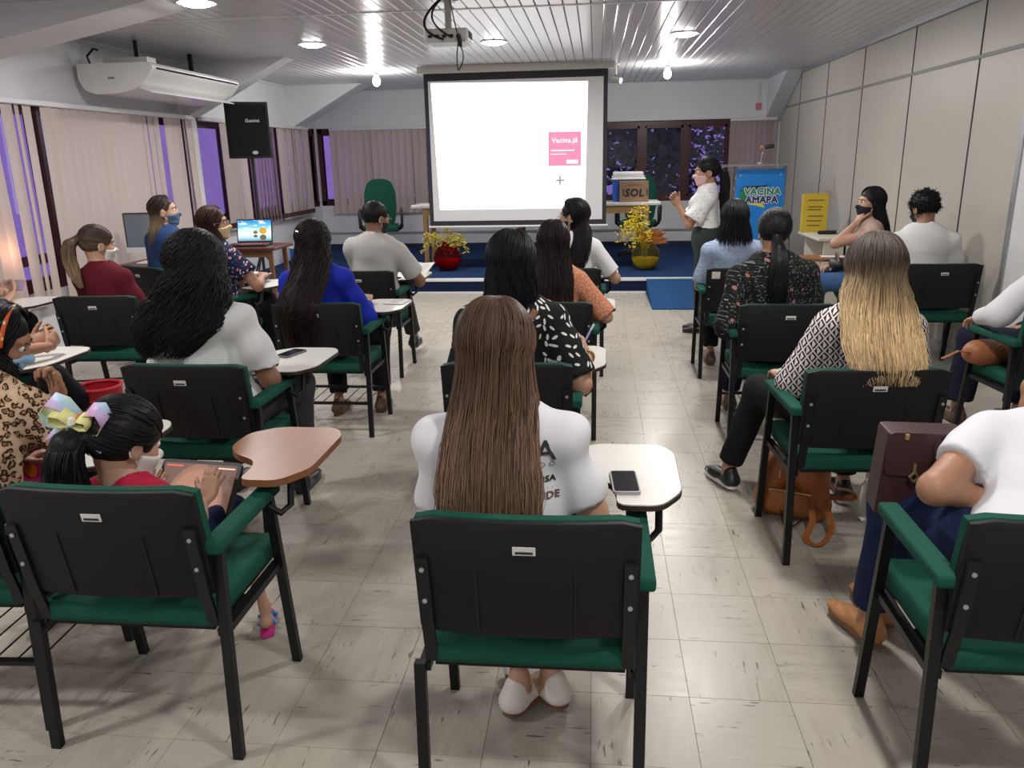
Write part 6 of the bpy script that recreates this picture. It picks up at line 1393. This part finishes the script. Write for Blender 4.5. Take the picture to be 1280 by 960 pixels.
# brown bag on the lap at the right edge
bb_ = thing('brown_bag', 'soft tan leather bag under the arm of the person at the partition side', 'bag', tuple(CH['M'].matrix_basis @ Vector((-.165, .36, .485))), math.radians(20))
M_tanb = mat('tan_bag_leather', (.30, .11, .045), .5, var=.25, scale=18, bump=.25, bscale=30)
def sdf_obj(name, prims, h, mt, parent, clips=(), noise=None): P, F = mesh_sdf(prims, h, clips=clips, noise=noise); return link(name, np_mesh(name, P, F, mt), parent)
sdf_obj('bag_body', [ell((0, 0, .03), (.19, .085, .075), .03), ell((.08, .0, .07), (.09, .07, .05), .04), ell((-.09, 0, .055), (.09, .065, .045), .04)], .009, M_tanb, bb_, noise=wrinkle(.004, 3., 40))
MB().tube([(-.17, -.02, .05), (-.28, -.04, .07), (-.36, -.02, .03)], .011, 6, flat=.4).obj('strap', M_tanb, bb_, True)
for x, z in ((-.06, .085), (.05, .05), (.09, .03)): MB().tube([(x + .014 * math.cos(a), -.092, z + .014 * math.sin(a)) for a in [k * .785 for k in range(9)]], .003, 5).obj('ring', M_gold, bb_, True)
# tan backpack under the blonde woman's chair
bk = thing('backpack', 'tan leather backpack under the chair of the blonde woman', 'backpack', (.905, 3.42, .0), math.radians(-22))
M_bp = mat('cognac_leather', (.30, .095, .025), .42, var=.2, scale=14, bump=.1, bscale=60)
sdf_obj('bag_body', [cone((-.10, 0, .06), (.10, 0, .06), .065, .065, .04), cone((-.085, 0, .22), (.085, 0, .22), .06, .06, .06), cone((-.095, 0, .10), (-.085, 0, .25), .062, .05, .05), cone((.095, 0, .10), (.085, 0, .25), .062, .05, .05), cone((-.05, 0, .30), (.05, 0, .30), .045, .045, .05)], .009, M_bp, bk, clips=[((0, 0, .003), (0, 0, -1))], noise=wrinkle(.002, 1., 40))
sdf_obj('front_pocket', [cone((-.07, -.06, .07), (.07, -.06, .07), .04, .04, .03), cone((-.07, -.055, .12), (.07, -.055, .12), .032, .032, .04)], .009, M_bp, bk, clips=[((0, 0, .004), (0, 0, -1))])
MB().tube([(-.09, -.088, .150), (.0, -.094, .154), (.09, -.088, .150)], .004, 5).obj('zip', M_gold, bk, True)
MB().tube([(-.05, -.082, .245), (-.05, -.086, .21)], .003, 5).obj('zip_pull', M_gold, bk, True)
for pts in (([(.06, -.06, .16), (.11, -.15, .07), (.10, -.24, .014), (.16, -.27, .014), (.19, -.16, .05), (.14, -.05, .12)]), ([(.13, .02, .16), (.23, .04, .15), (.26, .06, .12), (.22, .07, .10), (.14, .05, .10)])):
    P = [Vector(p) for p in pts]; sm = []
    for i in range(len(P) - 1):
        p0, p1, p2, p3 = P[max(i - 1, 0)], P[i], P[i + 1], P[min(i + 2, len(P) - 1)]
        for k in range(5): u_ = k / 5; sm.append(.5 * ((2 * p1) + (p2 - p0) * u_ + (2 * p0 - 5 * p1 + 4 * p2 - p3) * u_ * u_ + (3 * p1 - p0 - 3 * p2 + p3) * u_ ** 3))
    MB().tube(sm + [P[-1]], .014, 6, flat=.3).obj('shoulder_strap', M_bp, bk, True)
MB().tube(sway((-.03, -.10, .06), (.0, -.22, -.02), (.07, -.11, .05)), .004, 5).obj('cord', M_blk, bk, True)
# clear bottle beside the backpack
bt = thing('water_bottle', 'clear plastic bottle standing beside the tan backpack', 'bottle', (1.225, 3.40, .0))
MB().lathe([(.001, .002), (.03, .002), (.032, .015), (.032, .14), (.028, .165), (.013, .19), (.013, .205), (.001, .206)], 18).obj('bottle_body', M_acr, bt, True); MB().lathe([(.001, .205), (.016, .205), (.016, .222), (.001, .223)], 14).obj('cap', M_plw, bt, True)
# red basket on the floor
rb = thing('red_basket', 'small red woven basket on the floor near the maroon ponytail chair', 'basket', (-2.76, 3.98, 0))
M_rbk = mat('red_woven_plastic', (.42, .008, .02), .5, var=.3, scale=60, bump=.5, bscale=90)
MB().lathe([(.001, .004), (.085, .004), (.10, .08), (.112, .30), (.118, .42), (.110, .42), (.103, .30), (.09, .02), (.001, .02)], 24).obj('basket_body', M_rbk, rb, True)
for z in (.12, .20, .28, .36): MB().tube([((.104 + z * .035) * math.cos(a), (.104 + z * .035) * math.sin(a), z) for a in [k * .2618 for k in range(25)]], .006, 5).obj('woven_ring', M_rbk, rb, True)
MB().tube([(.116 * math.cos(a), .116 * math.sin(a), .42) for a in [k * .2618 for k in range(25)]], .010, 6).obj('rim', M_rbk, rb, True)
# beige handbag of the woman in a black mask
bg_ = thing('shoulder_bag', 'dark shoulder bag with beige strap on the lap of the black-masked woman', 'bag', tuple(CH['P17'].matrix_basis @ Vector((-.02, .48, .66))), math.radians(80))
sdf_obj('bag_body', [ell((0, 0, .035), (.12, .07, .05), .03)], .01, mat('dark_bag_leather', (.035, .03, .028), .5), bg_); MB().tube(sway((-.10, 0, .06), (-.02, .02, .20), (.10, 0, .06)), .009, 6, flat=.4).obj('strap', mat('beige_strap', (.36, .26, .18), .6), bg_, True)
# warm light added behind the long blind to imitate sun glare at its gap
wl = thing('added_sun_glare', 'added warm light behind the long blind standing in for sun glare', 'lamp', (XL - .075, 5.72, .68))
MB().lathe([(.001, 0), (.028, 0), (.028, .012), (.008, .02), (.008, .16), (.001, .16)], 14).obj('base', M_alu, wl, True); MB().lathe([(.001, .16), (.018, .17), (.030, .21), (.030, .24), (.016, .265), (.001, .27)], 16).obj('bulb', emat('added_glare_lit', (1, .58, .25), 30.), wl, True); add_light('POINT', wl, (.055, 0, .30), 3.5, .04, (1, .62, .32))
